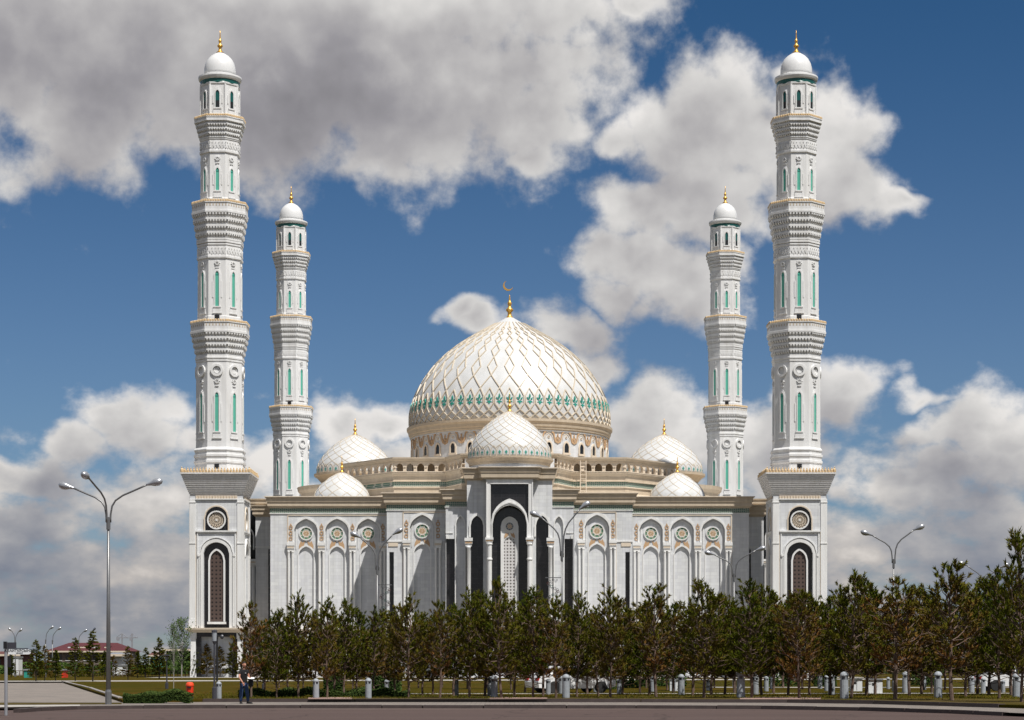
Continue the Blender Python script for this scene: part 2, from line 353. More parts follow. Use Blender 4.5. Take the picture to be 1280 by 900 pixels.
    def build(s, name, mats, parent=None, pivot=None, smooth=False, link=True):
        me = bpy.data.meshes.new(name)
        pw = ORG.get(parent.name, Vector((0, 0, 0))) if parent else Vector((0, 0, 0))
        pv = Vector(pivot) if pivot is not None else pw
        me.from_pydata([(x - pv.x, y - pv.y, z - pv.z) for x, y, z in s.v], [], s.f)
        for m_ in ([mats] if isinstance(mats, str) else mats): me.materials.append(MATS[m_])
        me.polygons.foreach_set('material_index', s.m)
        if smooth: me.polygons.foreach_set('use_smooth', [True] * len(me.polygons))
        if s.t:
            at = me.attributes.new('tint', 'FLOAT', 'FACE'); at.data.foreach_set('value', s.t)
        me.update()
        if not link: return me
        return place(me, name, parent, pv)
def place(me, name, parent, world, rz=0.0, sc=None):
    o = bpy.data.objects.new(name, me); COL.objects.link(o)
    pw = ORG.get(parent.name, Vector((0, 0, 0))) if parent else Vector((0, 0, 0))
    world = Vector(world); o.location = world - pw; o.rotation_euler.z = rz
    if sc: o.scale = sc
    if parent: o.parent = parent
    ORG[o.name] = world
    return o
def empty(name, loc, label, cat, group=None):
    o = bpy.data.objects.new(name, None); COL.objects.link(o); o.location = loc; o.empty_display_size = .5
    ORG[o.name] = Vector(loc); o['label'] = label; o['category'] = cat
    if group: o['group'] = group
    return o
def tag(o, label, cat, group=None, kind=None):
    if label: o['label'] = label
    if cat: o['category'] = cat
    if group: o['group'] = group
    if kind: o['kind'] = kind
    return o
def struct(o, label=None):
    o['kind'] = 'structure'
    if label: o['label'] = label
    return o
KIDS = {}
def copy_tree(o, parent=None):
    c = o.copy(); COL.objects.link(c)
    if parent is not None: c.parent = parent
    for ch in [x for x in list(o.children)]: copy_tree(ch, c)
    return c

def arch(cx, hw, zfoot, zs, za, n=14, rd=.70):
    """pointed arch outline: left foot, spring, apex, spring, right foot"""
    H = za - zs; pts = [(cx - hw, zfoot)] if zfoot < zs - 1e-6 else []
    for i in range(n + 1):
        t = -1 + 2 * i / n
        a = abs(t)
        if H > hw * 1.02:
            R = (hw * hw + H * H) / (2 * hw); x = a * hw
            z = sqrt(max(0, R * R - (x + R - hw) ** 2))
        else:
            z = H * (rd * sqrt(max(0, 1 - a * a)) + (1 - rd) * (1 - a))
        pts.append((cx + t * hw, zs + z))
    if zfoot < zs - 1e-6: pts.append((cx + hw, zfoot))
    return pts
def arch_full(cx, hw, zfoot, zs, za, n=14):
    return arch(cx, hw, zfoot, zs, za, n)
def sweep(mb, path, prof, mi=0, closed=False):
    """profile [(out,z)] along plan path [(x,y)]; 'out' is to the right-hand side of travel (towards -Y when moving +X)"""
    n = len(path); rows = []
    for i in range(n):
        if closed or 0 < i < n - 1:
            a, b, c = Vector(path[(i - 1) % n]), Vector(path[i]), Vector(path[(i + 1) % n])
            d1, d2 = (b - a).normalized(), (c - b).normalized()
        elif i == 0: b = Vector(path[0]); d1 = d2 = (Vector(path[1]) - b).normalized()
        else: b = Vector(path[-1]); d1 = d2 = (b - Vector(path[-2])).normalized()
        n1, n2 = Vector((d1.y, -d1.x)), Vector((d2.y, -d2.x))
        m = (n1 + n2); m = m / max(.3, m.dot(n1))
        rows.append([(b.x + m.x * o, b.y + m.y * o, z) for o, z in prof])
    k = len(prof); vs = [p for r in rows for p in r]
    fs = []
    for i in range(n if closed else n - 1):
        j = (i + 1) % n
        fs += [(i * k + q, j * k + q, j * k + q + 1, i * k + q + 1) for q in range(k - 1)]
    if not closed: fs += [tuple(range(k)), tuple((n - 1) * k + q for q in range(k))[::-1]]
    mb.add(vs, fs, mi)

# ------------------------------------------------------------------ setting: ground, road, pavement
def sheet(name, poly, z, m, label=None):
    mb = MB(); n = len(poly)
    mb.add([(x, y, z) for x, y in poly], [tuple(range(n))])
    return struct(mb.build(name, m, pivot=(0, 0, 0)), label)
sheet('ground', [(-6000, -3000), (6000, -3000), (6000, 9000), (-6000, 9000)], -.16, 'far_ground')
sheet('road', [(-400, -60), (400, -60), (400, 110), (-400, 110)], -.12, 'asphalt')
def kline(pxs):      # photo column / kerb foot row -> plan points on the road
    return [(wx(px, gy(py, -.12)), gy(py, -.12)) for px, py in pxs]
K1 = kline([(24, 891), (60, 888.2), (110, 886.4), (200, 885.6), (400, 885.3), (640, 885.5), (800, 885.6), (960, 886.5), (1080, 888.6), (1180, 891.6), (1290, 896.5)])
K1 = K1 + [(30, 60), (60, 50)]
Kx = [K1[0]] ; 
land = K1 + [(400, 40), (400, 120), (400, 2500), (-400, 2500), (-400, 130), (K1[0][0] - 1.2, 88)]
sheet('pavement', land, 0.0, 'sidewalk_pavers')
sheet('side_road', [(-400, 76), (K1[0][0] - .6, 76), (K1[0][0] - 1.2, 88.5), (-400, 88.5)], -.116, 'asphalt')
# kerb stones along the road
pav = bpy.data.objects['pavement']; ORG['pavement'] = Vector((0, 0, 0))
def along(path, step, rnd):
    out = []; d = 0; cur = Vector(path[0]); i = 0; L = step * rnd.uniform(.6, 1.3)
    pts = [Vector(p) for p in path]; seg = 0; pos = pts[0]; left = L; start = pts[0]
    while seg < len(pts) - 1:
        r = (pts[seg + 1] - pos).length
        if r < left: left -= r; pos = pts[seg + 1]; seg += 1
        else:
            pos = pos + (pts[seg + 1] - pos).normalized() * left
            out.append((start, pos)); start = pos; left = step * rnd.uniform(.6, 1.3)
    return out
R = random.Random(5)
def kerb_stone(a, b, parent, z0, z1, wd, m, name='kerb_stone'):
    d = (b - a); L = d.length; d = d.normalized(); nn = Vector((-d.y, d.x))
    mb = MB(); g = .018; dz = R.uniform(-.008, .008)
    mb.box(g, L - g, -.04, wd, z0, z1 - .015 + dz); mb.box(g + .01, L - g - .01, -.025, wd - .01, z1 - .015 + dz, z1 + dz)
    o = mb.build(name, m, parent, pivot=ORG[parent.name]); o.location = (a.x - ORG[parent.name].x, a.y - ORG[parent.name].y, 0)
    o.rotation_euler.z = atan2(d.y, d.x); return o
for a, b in along(K1[:11], 2.6, R): kerb_stone(a, b, pav, -.14, .015, .22, 'granite_kerb')
# park slab and second kerb
K2Y = gy(877.4, 0.0)
def k2(px, py): return (wx(px, gy(py, 0)), gy(py, 0))
P2 = [k2(253, 877.6), k2(640, 877.6), k2(960, 878.2), k2(1100, 880.2), k2(1290, 886.0)]
park = P2 + [(60, 60), (400, 60), (400, 2500), (-400, 2500), (-400, 215), k2(-300, 851), k2(77, 853.2), k2(153, 878.2)]
mb = MB(); mb.slab([(x, y) for x, y in park], -.03, PZ); lawn = struct(mb.build('lawn', 'lawn_grass', pivot=(0, 0, 0)))
ORG['lawn'] = Vector((0, 0, 0))
for a, b in along(P2, 5.2, R):
    px = CX + (a.x + b.x) / 2 / ((a.y + b.y) / 2) * F
    gap = (385 < px < 440) or (612 < px < 684) or (925 < px < 1026)
    kerb_stone(a, b, lawn, .0, (.10 if gap else PZ + .03), .3, 'pink_path' if gap else 'granite_kerb')
sheet('plaza', [k2(-300, 853), k2(77, 853.2), k2(152, 878.2), k2(-300, 878.2)], .006, 'plaza_pavers')
sheet('verge', [k2(-40, 878.6), k2(152, 878.6), k2(152, 880.3), k2(-40, 881.4)], .007, 'dry_ground')
sheet('concrete_strip', [k2(-40, 881.6), k2(100, 881.0), k2(100, 882.6), k2(-40, 884.8)], .008, 'pale_path')
for a, b in along([k2(-200, 852.6), k2(77, 853.2)], 4, R): kerb_stone(a, b, lawn, 0, .15, .25, 'pale_kerb')
for a, b in along([k2(77, 853.2), k2(110, 862), k2(153, 877.9)], 4.5, R): kerb_stone(a, b, lawn, 0, .16, .2, 'pale_kerb')
def strip(name, pxa, pya, pxb, pyb, th, z, m):
    return sheet(name, [(wx(pxa, gy(pya)), gy(pya)), (wx(pxb, gy(pyb)), gy(pyb)), (wx(pxb, gy(pyb - th)), gy(pyb - th)), (wx(pxa, gy(pya - th)), gy(pya - th))], z, m)
strip('path', -200, 852.6, 1500, 848.6, 1.2, PZ + .004, 'pale_path')
strip('path', 500, 867.6, 1500, 866.8, .7, PZ + .008, 'pale_path')
strip('path', 880, 859.6, 1500, 860.4, .8, PZ + .012, 'pale_path')
sheet('forecourt', [(-42, 241), (42, 241), (42, 345), (-42, 345)], PZ + .004, 'pale_path')
strip('worn_earth', 420, 874.2, 960, 874.2, 3.4, PZ + .006, 'dry_ground')
sheet('worn_earth', [(wx(962, gy(874.5)), gy(874.5)), (wx(1100, gy(876.4)), gy(876.4)), (wx(1290, gy(881.4)), gy(881.4)), (wx(1290, gy(874)), gy(874)), (wx(962, gy(870.8)), gy(870.8))], PZ + .0065, 'dry_ground')
for (pa, pb) in ((385, 440), (612, 684), (925, 1026)):
    ya, yb = gy(874.3), gy(871.5)
    sheet('crossing_path', [(wx(pa, ya), ya), (wx(pb, ya), ya), (wx(pb, yb), yb), (wx(pa, yb), yb)], PZ + .012, 'pink_path')
# ------------------------------------------------------------------ shared ornament helpers
def mirrored(mb):
    n = MB(); n.v = [(-x, y, z) for x, y, z in mb.v]; n.f = [tuple(reversed(f)) for f in mb.f]; n.m = list(mb.m); n.t = list(mb.t); return n
def rosette(mb, c, R0, mis, y=0.0, th=.05, seg=16):
    """flat round medallion in the XZ plane: white ring, outer ring with beads, inner star; mis = (ring, outer, bead, inner, petal)"""
    cx, cz = c
    def ring(r0, r1, y0, y1, mi, n=24):
        A = [(cx + r0 * cos(2 * pi * i / n), cz + r0 * sin(2 * pi * i / n)) for i in range(n + 1)]
        B = [(cx + r1 * cos(2 * pi * i / n), cz + r1 * sin(2 * pi * i / n)) for i in range(n + 1)]
        mb.band(B, A, y0, y1, mi)
    def disc(r, yy, mi, n=24):
        mb.add([(cx + r * cos(2 * pi * i / n), yy, cz + r * sin(2 * pi * i / n)) for i in range(n)], [tuple(range(n))], mi)
    ring(R0 * .84, R0, y - th * 3, y, mis[0]); disc(R0 * .86, y - th, mis[1]); ring(R0 * .50, R0 * .56, y - th * 1.8, y, mis[0]); disc(R0 * .50, y - th * 1.3, mis[3])
    for i in range(8):
        a = 2 * pi * (i + .5) / 8
        mb.add([(cx + R0 * (r * cos(a + d)), y - th * 1.9, cz + R0 * (r * sin(a + d))) for r, d in ((.60, 0), (.70, -.13), (.80, 0), (.70, .13))], [(3, 2, 1, 0)][::1], mis[2])
        a = 2 * pi * i / 8
        mb.add([(cx + R0 * (r * cos(a + d)), y - th * 1.7, cz + R0 * (r * sin(a + d))) for r, d in ((.06, 0), (.27, -.32), (.46, 0), (.27, .32))], [(3, 2, 1, 0)], mis[4])
def ring_mb(mb, cx, cz, r0, r1, y0, y1, mi=0, n=20):
    A = [(cx + r0 * cos(2 * pi * i / n), cz + r0 * sin(2 * pi * i / n)) for i in range(n + 1)]
    B = [(cx + r1 * cos(2 * pi * i / n), cz + r1 * sin(2 * pi * i / n)) for i in range(n + 1)]
    mb.band(B, A, y0, y1, mi)
def scroll_panel(mb, cx, z0, z1, hw, y, mi=0):
    """slender arabesque between arches: stacked loops, lozenges and a pointed tip"""
    n = 3; h = (z1 - z0) / (n + .25)
    for i in range(n):
        zc = z0 + h * (i + .5)
        ring_mb(mb, cx, zc, h * .20, h * .34, y - .07, y, mi, 10)
        for s in (-1, 1):
            mb.add([(cx + s * hw * .35, y - .06, zc - h * .42), (cx + s * hw * 1.0, y - .06, zc - h * .15), (cx + s * hw * .55, y - .06, zc), (cx + s * hw * 1.0, y - .06, zc + h * .15), (cx + s * hw * .35, y - .06, zc + h * .42), (cx + s * hw * .62, y - .06, zc)], [(0, 1, 2, 5), (5, 2, 3, 4)], mi)
        mb.box(cx - .03, cx + .03, y - .06, y, zc + h * .3, zc + h * .7, mi)
    mb.prism([(cx - hw * .45, z1 - h * .3), (cx + hw * .45, z1 - h * .3), (cx, z1)], y - .07, y, mi)
def butterfly(mb, cx, z0, z1, hw, y, mi=0):
    for s in (-1, 1):
        xs = [cx + s * hw * t for t in (1, 1, .72, .55, .14, .30, .5)]
        zs = [z0, z0 + (z1 - z0) * .45, z1, z0 + (z1 - z0) * .75, z1 * .98 + z0 * .02, z0 + (z1 - z0) * .45, z0 + (z1 - z0) * .3]
        p = list(zip(xs, zs)); p = p if s < 0 else p[::-1]
        mb.add([(x, y - .05, z) for x, z in p], [tuple(range(7))], mi)
def finial(mb, c, z0, H, r, spike=True):
    x, y = c
    P = [(1.5, 0), (.9, .06), (.55, .12), (.5, .22), (.95, .28), (1.0, .32), (.6, .37), (.38, .42), (.5, .48), (.62, .53), (.38, .58), (.22, .64), (.25, .68), (.18, .72)]
    P += [(.20, .74), (.15, .86), (.07, 1.0)] if spike else [(.12, .78), (.1, .8)]
    mb.lathe([(a * r, z0 + b * H) for a, b in P], 12, (x, y))

# ------------------------------------------------------------------ minaret
MA = dict(X=34.9, YF=253.15, YR=335.6)
def make_minaret():
    root = empty('minaret', (-MA['X'], MA['YF'], 0), 'front left minaret, tall white octagonal tower nearest the triple headed street lamp', 'minaret', 'four white minarets around the mosque')
    O = ORG[root.name]; h = 3.15
    ident = Vector((0, 0, 0))
    def part(mb, name, mats, rz=0, smooth=False, parent=None):
        me = mb.build(name, mats, pivot=(0, 0, 0), smooth=smooth, link=False)
        return place(me, name, parent or root, O, rz), me
    def again(me, name, rz, parent=None): return place(me, name, parent or root, O, rz)
    # --- square base: four decorated faces
    f = MB()
    bot = arch(0, 1.52, 6.0, 14.84, 16.17, 16, .95)
    f.arch_panel(-3.15, 3.15, 6.0, 17.6, bot, -h, .55, 0)
    top = arch(0, 1.36, 17.6, 19.03, 20.42)
    f.arch_panel(-3.15, 3.15, 17.6, 21.9, top, -h, .35, 0)
    wall, wm = part(f, 'base_wall', ['white_stone'])
    blk = MB(); blk.box(-1.9, 1.9, -h + .5, -h + .6, 6.0, 16.6); blk.box(-1.6, 1.6, -h + .32, -h + .36, 17.6, 20.8)
    _, blkm = part(blk, 'black_marble_panel', 'black_marble')
    tr = MB()
    tr.band(arch(0, 1.54, 6.0, 14.84, 16.19, 16, .95), arch(0, 1.88, 6.0, 14.84, 16.62, 16, .95), -h - .16, -h + .1)
    tr.band(arch(0, 1.95, 6.0, 14.84, 16.70, 16, .95), arch(0, 2.03, 6.0, 14.84, 16.80, 16, .95), -h - .22, -h)
    tr.box(-2.3, -2.18, -h - .12, -h, 6.0, 17.45); tr.box(2.18, 2.3, -h - .12, -h, 6.0, 17.45)
    tr.box(-2.42, 2.42, -h - .22, -h, 17.42, 17.58); tr.box(-2.34, 2.34, -h - .16, -h, 17.3, 17.42)
    for s in (-1, 1):
        a, b = sorted((s * 3.21, s * 2.48))
        tr.box(a, b, -h - .10, -h, 6.0, 21.35); tr.box(a - .02, b + .02, -h - .15, -h, 16.0, 16.15); tr.box(a - .03, b + .03, -h - .2, -h, 6.0, 6.8); tr.box(a - .01, b + .01, -h - .16, -h, 6.8, 7.05); tr.box(a - .02, b + .02, -h - .15, -h, 20.9, 21.0)
        tr.tube([(s * 2.08, -h - .1, 6.2), (s * 2.08, -h - .1, 14.5)], .09, 6); tr.box(s * 2.08 - .14, s * 2.08 + .14, -h - .25, -h, 14.5, 14.75)
    _, trm = part(tr, 'stone_trim', 'white_trim')
    tl = MB(); tl.band(arch(0, 1.37, 17.6, 19.03, 20.44), arch(0, 1.50, 17.6, 19.03, 20.60), -h - .10, -h + .05)
    tl.box(-2.5, -2.42, -h - .06, -h, 6.0, 17.45); tl.box(2.42, 2.5, -h - .06, -h, 6.0, 17.45)
    _, tlm = part(tl, 'tan_border', 'tan_light')
    wf = MB(); wf.band(arch(0, .80, 6.75, 14.0, 15.22), arch(0, 1.0, 6.75, 14.0, 15.48), -h + .18, -h + .5); wf.box(-1.12, 1.12, -h + .12, -h + .5, 6.45, 6.72)
    _, wfm = part(wf, 'window', 'white_trim')
    wl = MB(); pts = arch(0, .80, 6.75, 14.0, 15.22); wl.prism(pts[::-1][::-1], -h + .36, -h + .44)
    sub_l, wlm = part(wl, 'brown_lattice', 'brown_lattice', parent=_)
    rs = MB()
    ring_mb(rs, 0, 18.84, .95, 1.12, -h - .05, -h + .3, 0, 28)
    n = 24; rs.add([(.95 * cos(2 * pi * i / n), -h + .2, 18.84 + .95 * sin(2 * pi * i / n)) for i in range(n)], [tuple(range(n))], 2)
    ring_mb(rs, 0, 18.84, .40, .46, -h + .08, -h + .2, 1, 16); ring_mb(rs, 0, 18.84, .70, .75, -h + .08, -h + .2, 1, 20); ring_mb(rs, 0, 18.84, 0.02, .12, -h + .05, -h + .2, 0, 8)
    for i in range(16):
        a = 2 * pi * i / 16; c_, s_ = cos(a), sin(a); b = .022
        for r0, r1, da in ((.1, .42, 0), (.44, .72, .2), (.44, .72, -.2), (.73, .95, .2), (.73, .95, -.2)):
            p, q = (r0 * cos(a), r0 * sin(a)), (r1 * cos(a + da), r1 * sin(a + da))
            d = Vector((q[0] - p[0], q[1] - p[1])).normalized() * b
            P = [(p[0] + d.y, 18.84 + p[1] - d.x), (q[0] + d.y, 18.84 + q[1] - d.x), (q[0] - d.y, 18.84 + q[1] + d.x), (p[0] - d.y, 18.84 + p[1] + d.x)]
            rs.prism(P, -h + .1, -h + .2, 1)
    _2, rsm = part(rs, 'rose_window', ['white_trim', 'tan_light', 'brown_lattice'])
    dn = MB()
    for i in range(15):
        x = -2.35 + 4.7 * i / 14; dn.box(x - .09, x + .09, -h - .14, -h, 21.38, 21.72, 0)
    dn.box(-2.48, 2.48, -h - .18, -h, 21.26, 21.38, 1); dn.box(-2.48, 2.48, -h - .05, -h, 21.38, 21.74, 2)
    _3, dnm = part(dn, 'dentil_band', ['tan_light', 'white_trim', 'tan_stone'])
    for k in (1, 2, 3):
        rz = k * pi / 2
        again(wm, 'base_wall', rz); again(blkm, 'black_marble_panel', rz); again(trm, 'stone_trim', rz); again(tlm, 'tan_border', rz)
        q = again(wfm, 'window', rz); again(wlm, 'brown_lattice', 0, q); again(rsm, 'rose_window', rz); again(dnm, 'dentil_band', rz)
    # lower storey
    lo = MB(); H2 = sqrt(2)
    for sx in (-1, 1):
        for sy in (-1, 1):
            x, y = sx * 2.78, sy * 2.78
            lo.box(x - .36, x + .36, y - .36, y + .36, 0, .9); lo.box(x - .30, x + .30, y - .30, y + .30, .9, 4.7); lo.box(x - .38, x + .38, y - .38, y + .38, 4.7, 5.45)
    lo.box(-1.25, 1.25, -1.25, 1.25, 0, 5.4)
    part(lo, 'corner_piers', 'white_trim')
    for k in range(4):
        b = MB(); b.arch_panel(-2.5, 2.5, 0, 5.44, [(-1.92, 0), (-1.92, 4.95), (1.92, 4.95), (1.92, 0)], -h + .35, .5)
        if k == 0: lo1, lm = part(b, 'black_marble_frame', 'black_marble')
        else: again(lm, 'black_marble_frame', k * pi / 2)
    b = MB(); b.box(-1.95, 1.95, -1.95, 1.95, 0, 5.44); part(b, 'inner_wall', 'white_stone')
    b = MB(); b.lathe([(r * H2, z) for r, z in ((3.2, 5.44), (3.35, 5.55), (3.45, 5.7), (3.72, 5.8), (3.75, 5.98), (3.1, 6.0))], 4, (0, 0), pi / 4); part(b, 'ledge', 'tan_light')
    # flare
    b = MB(); pr = []; n = 13
    for i in range(n):
        t = i / (n - 1); hw = 3.17 + (4.13 - 3.17) * (t ** .9); z = 21.74 + 2.5 * t
        pr += [(hw * H2, z), (hw * H2, z + 2.5 / (n - 1) * .82)] if i < n - 1 else [(hw * H2, z)]
    pr += [(4.2 * H2, 24.25), (4.2 * H2, 24.42), (3.0, 24.44)]
    b.lathe(pr, 4, (0, 0), pi / 4); part(b, 'flared_cornice', 'soffit_grey')
    b = MB()
    for i in range(23):
        x = -4.0 + 8.0 * i / 22
        for k in range(4):
            if k % 2 == 0: X, Y = x, (-4.03 if k == 0 else 4.03)
            else: X, Y = (-4.03 if k == 1 else 4.03), x
            if k % 2 and i in (0, 22): continue
            z = 24.44; big = 1.25 if i in (0, 22) else 1
            b.blob((X, Y, z + .20), (.17 * big, .17 * big, .24 * big), nu=6, nv=3); b.blob((X, Y, z + .46 * big), (.09, .09, .12), nu=5, nv=2)
    b.lathe([(4.10 * H2, 24.42), (4.10 * H2, 24.54), (3.95 * H2, 24.54), (3.95 * H2, 24.42)], 4, (0, 0), pi / 4, cap=False)
    part(b, 'parapet_cresting', 'crest_gold')[0]['kind'] = 'stuff'
    # --- shafts
    b = MB(); b.oct([(2.88, 24.4), (2.88, 25.6), (3.0, 25.75), (3.0, 26.0), (2.90, 26.05), (2.90, 26.35), (3.0, 26.5), (3.0, 26.75), (2.86, 26.8), (2.86, 27.05), (2.96, 27.2), (2.96, 27.35), (2.76, 27.6), (2.74, 28.1), (2.72, 38.0)]); part(b, 'shaft', 'minaret_white')
    b = MB(); b.oct([(2.60, 42.4), (2.60, 43.2), (2.56, 43.3), (2.52, 50.3)]); part(b, 'shaft', 'minaret_white')
    b = MB(); b.oct([(2.30, 56.8), (2.30, 57.4), (2.24, 57.5), (2.20, 62.9)]); part(b, 'shaft', 'minaret_white')
    def door(z0, a):
        d = MB(); d.box(-.28, .28, -a - .03, -a + .1, z0, z0 + .55); part(d, 'hatch', 'sign_black')
    door(25.0, 2.88); door(43.0 - .15, 2.60)
    # ornament friezes under the two upper corbels
    for z0, a in ((50.2, 2.52), (62.9, 2.20)):
        b = MB(); b.oct([(a, z0 - .1), (a + .14, z0), (a + .14, z0 + .25), (a + .05, z0 + .3), (a + .05, z0 + 1.45), (a + .12, z0 + 1.55), (a + .12, z0 + 1.75)]); 
        for k in range(8):
            for i in range(-2, 3):
                u = i * .40; an = k * pi / 4
                for (dx, dz, w_, h_) in ((0, .87, .15, .38), (.2, .55, .07, .16), (.2, 1.2, .07, .16)):
                    P = [(u + dx - w_, z0 + dz), (u + dx, z0 + dz - h_), (u + dx + w_, z0 + dz), (u + dx, z0 + dz + h_)]
                    vs = [(x, -(a + .12), z) for x, z in P] + [(x, -(a + .04), z) for x, z in P]
                    vs = [(x * cos(an) - y * sin(an), x * sin(an) + y * cos(an), z) for x, y, z in vs]
                    b.add(vs, [(0, 1, 2, 3)] + [(q, q + 4, (q + 1) % 4 + 4, (q + 1) % 4) for q in range(4)])
        part(b, 'carved_band', 'minaret_white')
    # corbelled balconies
    def corbel(z0, z1, a0, a1, plain):
        b = MB(); T = 5; pr = []; hh = (z1 - z0) / (T + .3)
        pr = [(a0, z0)]
        for i in range(plain):
            pr += [(a0 + .06 + i * .05, z0 + i * hh * .5 + .05), (a0 + .06 + i * .05, z0 + i * hh * .5 + hh * .36), (a0 + .02 + i * .05, z0 + i * hh * .5 + hh * .40)]
        zs = z0 + plain * hh * .5; hs = (z1 - zs) / 4
        for i in range(4):
            a = a0 + .06 + (a1 - a0 - .1) * (i + .0) / 3.6; an_ = a0 + .06 + (a1 - a0 - .1) * (i + 1) / 3.6 if i < 3 else a1
            pr += [(a, zs + i * hs + .02), (a, zs + i * hs + hs * .28), (a - .12, zs + i * hs + hs * .32), (a - .12, zs + i * hs + hs * .93), (min(an_, a1), zs + i * hs + hs * .96)]
            w0 = a * tan(pi / 8)
            cnt = 7
            for k in range(8):
                for j in range(cnt):
                    u = -w0 + 2 * w0 * (j + .5) / cnt; wd = w0 / cnt * .56; an = k * pi / 4
                    zb, zt = zs + i * hs + hs * .30, zs + i * hs + hs * .95; o0, o1 = a - .13, a + (an_ - a) * .80 + .03
                    vs = [(u - wd, -o0, zb), (u + wd, -o0, zb), (u - wd, -o1, zt - hs * .22), (u + wd, -o1, zt - hs * .22), (u - wd, -o1, zt), (u + wd, -o1, zt), (u - wd, -o0, zt), (u + wd, -o0, zt)]
                    vs = [(x * cos(an) - y * sin(an), x * sin(an) + y * cos(an), z) for x, y, z in vs]
                    b.add(vs, [(0, 1, 3, 2), (2, 3, 5, 4), (0, 2, 4, 6), (1, 7, 5, 3)])
        pr += [(a1, z1)]
        b.oct(pr); part(b, 'corbel', 'minaret_white')
    def balcony(z0, z1, a, holes=True):
        b = MB(); b.oct([(a - .05, z0), (a + .03, z0 + .03), (a + .03, z0 + .30), (a - .03, z0 + .33), (a - .03, z1 - .12), (a + .05, z1 - .1), (a + .05, z1), (a - .15, z1), (a - .15, z1 - .25), (.5, z1 - .3)])
        part(b, 'balcony', 'minaret_white')
        if holes:
            b = MB()
            for k in range(8):
                an = k * pi / 4; w0 = a * tan(pi / 8)
                for j in range(7):
                    u = -w0 * .84 + 2 * w0 * .84 * j / 6; s_ = .075
                    P = [(u - s_, -(a - .02), z1 - .52), (u + s_, -(a - .02), z1 - .52), (u + s_, -(a - .02), z1 - .26), (u - s_, -(a - .02), z1 - .26)]
                    P2_ = [(x, y - .012, z) for x, y, z in P]; P2_ = [(x * cos(an) - y * sin(an), x * sin(an) + y * cos(an), z) for x, y, z in P2_]
                    b.add(P2_, [(0, 1, 2, 3)])
            part(b, 'pierced_openings', 'tan_stone')[0]['kind'] = 'stuff'
        b = MB()
        for k in range(8):
            an = k * pi / 4; w0 = a * tan(pi / 8)
            for j in range(9):
                u = -w0 + 2 * w0 * j / 9 + .1; x, y = u, -(a - .05)
                b.blob((x * cos(an) - y * sin(an), x * sin(an) + y * cos(an), z1 + .12), (.16, .16, .20), nu=6, nv=3)
        part(b, 'balcony_cresting', 'crest_gold')[0]['kind'] = 'stuff'
    corbel(37.8, 41.2, 2.73, 3.37, 2); balcony(41.2, 42.5, 3.37)
    corbel(52.0, 55.5, 2.64, 3.22, 1); balcony(55.5, 56.8, 3.22)
    corbel(64.6, 66.7, 2.32, 2.90, 0); balcony(66.5, 67.05, 2.90, False)
    # windows, rosettes, rings on the eight faces
    def win(z0, z1, hw, a, rz_z, plq, ro, ringz=None):
        b = MB(); zs = z1 - hw * 1.6; A_ = arch(0, hw, z0, zs, z1, 8); 
        b.band(A_, arch(0, hw + .12, z0, zs, z1 + .2, 8), -a - .12, -a)
        B_ = arch(0, hw + .12, z0, zs, z1 + .2, 8)
        b.band(B_, arch(0, hw + .24, z0, zs - .1, z1 + .42, 8), -a - .05, -a)
        b.box(-hw - .24, hw + .24, -a - .16, -a, z0 - .16, z0)
        b.box(-hw - .30, hw + .30, -a - .10, -a, z0 - .75, z0 - .3); b.box(-hw - .36, hw + .36, -a - .14, -a, z0 - .86, z0 - .74)
        b.box(-hw - .18, hw + .18, -a - .08, -a, z0 - .32, z0 - .14)
        zm = (z0 + z1) / 2
        for s in (-1, 1): b.box(*(sorted((s * (hw + .22), s * (hw + .36)))), -a - .08, -a, zm - .25 * (z1 - z0), zm + .22 * (z1 - z0))
        if rz_z:
            ring_mb(b, 0, rz_z, ro * .45, ro * .75, -a - .14, -a, 0, 10); b.blob((0, -a - .02, rz_z), (ro * .25, .1, ro * .25), nu=6, nv=3)
            for i in range(8):
                an = 2 * pi * i / 8; b.blob((ro * .9 * cos(an), -a - .02, rz_z + ro * .9 * sin(an)), (ro * .2, .08, ro * .2), nu=5, nv=3)
            b.box(-.22, .22, -a - .1, -a, rz_z - ro * 1.75, rz_z - ro * 1.4)
        wo_, wm_ = part(b, 'window', 'minaret_white')
        g = MB(); g.prism(arch(0, hw, z0, zs, z1, 8), -a - .03, -a + .02)
        _, gm = part(g, 'glazing', ro and 'teal_glass' or 'dark_teal', parent=wo_)
        g = MB()
        if ro:
            g.box(-hw - .01, hw + .01, -a - .06, -a, zs - .12, zs)
            _, bm_ = part(g, 'glazing_bar', 'teal', parent=wo_)
        else:
            g.box(-hw * .8, hw * .8, -a - .05, -a, z0 + .05, z0 + .85); _, bm_ = part(g, 'louvre', 'sign_black', parent=wo_)
        for k in range(1, 8):
            q = again(wm_, 'window', k * pi / 4); again(gm, 'glazing', 0, q); again(bm_, 'glazing_bar' if ro else 'louvre', 0, q)
        if ringz:
            b = MB(); ring_mb(b, 0, ringz, .48, .74, -a - .2, -a, 0, 20); ring_mb(b, 0, ringz, .30, .36, -a - .08, -a, 0, 16)
            _, rm_ = part(b, 'stone_ring', 'minaret_white')
            for k in range(1, 8): again(rm_, 'stone_ring', k * pi / 4)
    win(29.45, 34.1, .22, 2.72, 35.45, 1, .36, 36.75)
    win(44.4, 48.6, .22, 2.53, 49.55, 1, .34)
    win(58.3, 61.0, .20, 2.21, 62.1, 1, .34)
    # lantern
    b = MB(); b.oct([(2.30, 66.7), (2.30, 67.5), (2.20, 67.55), (2.20, 71.0), (2.28, 71.1), (2.3, 71.3)])
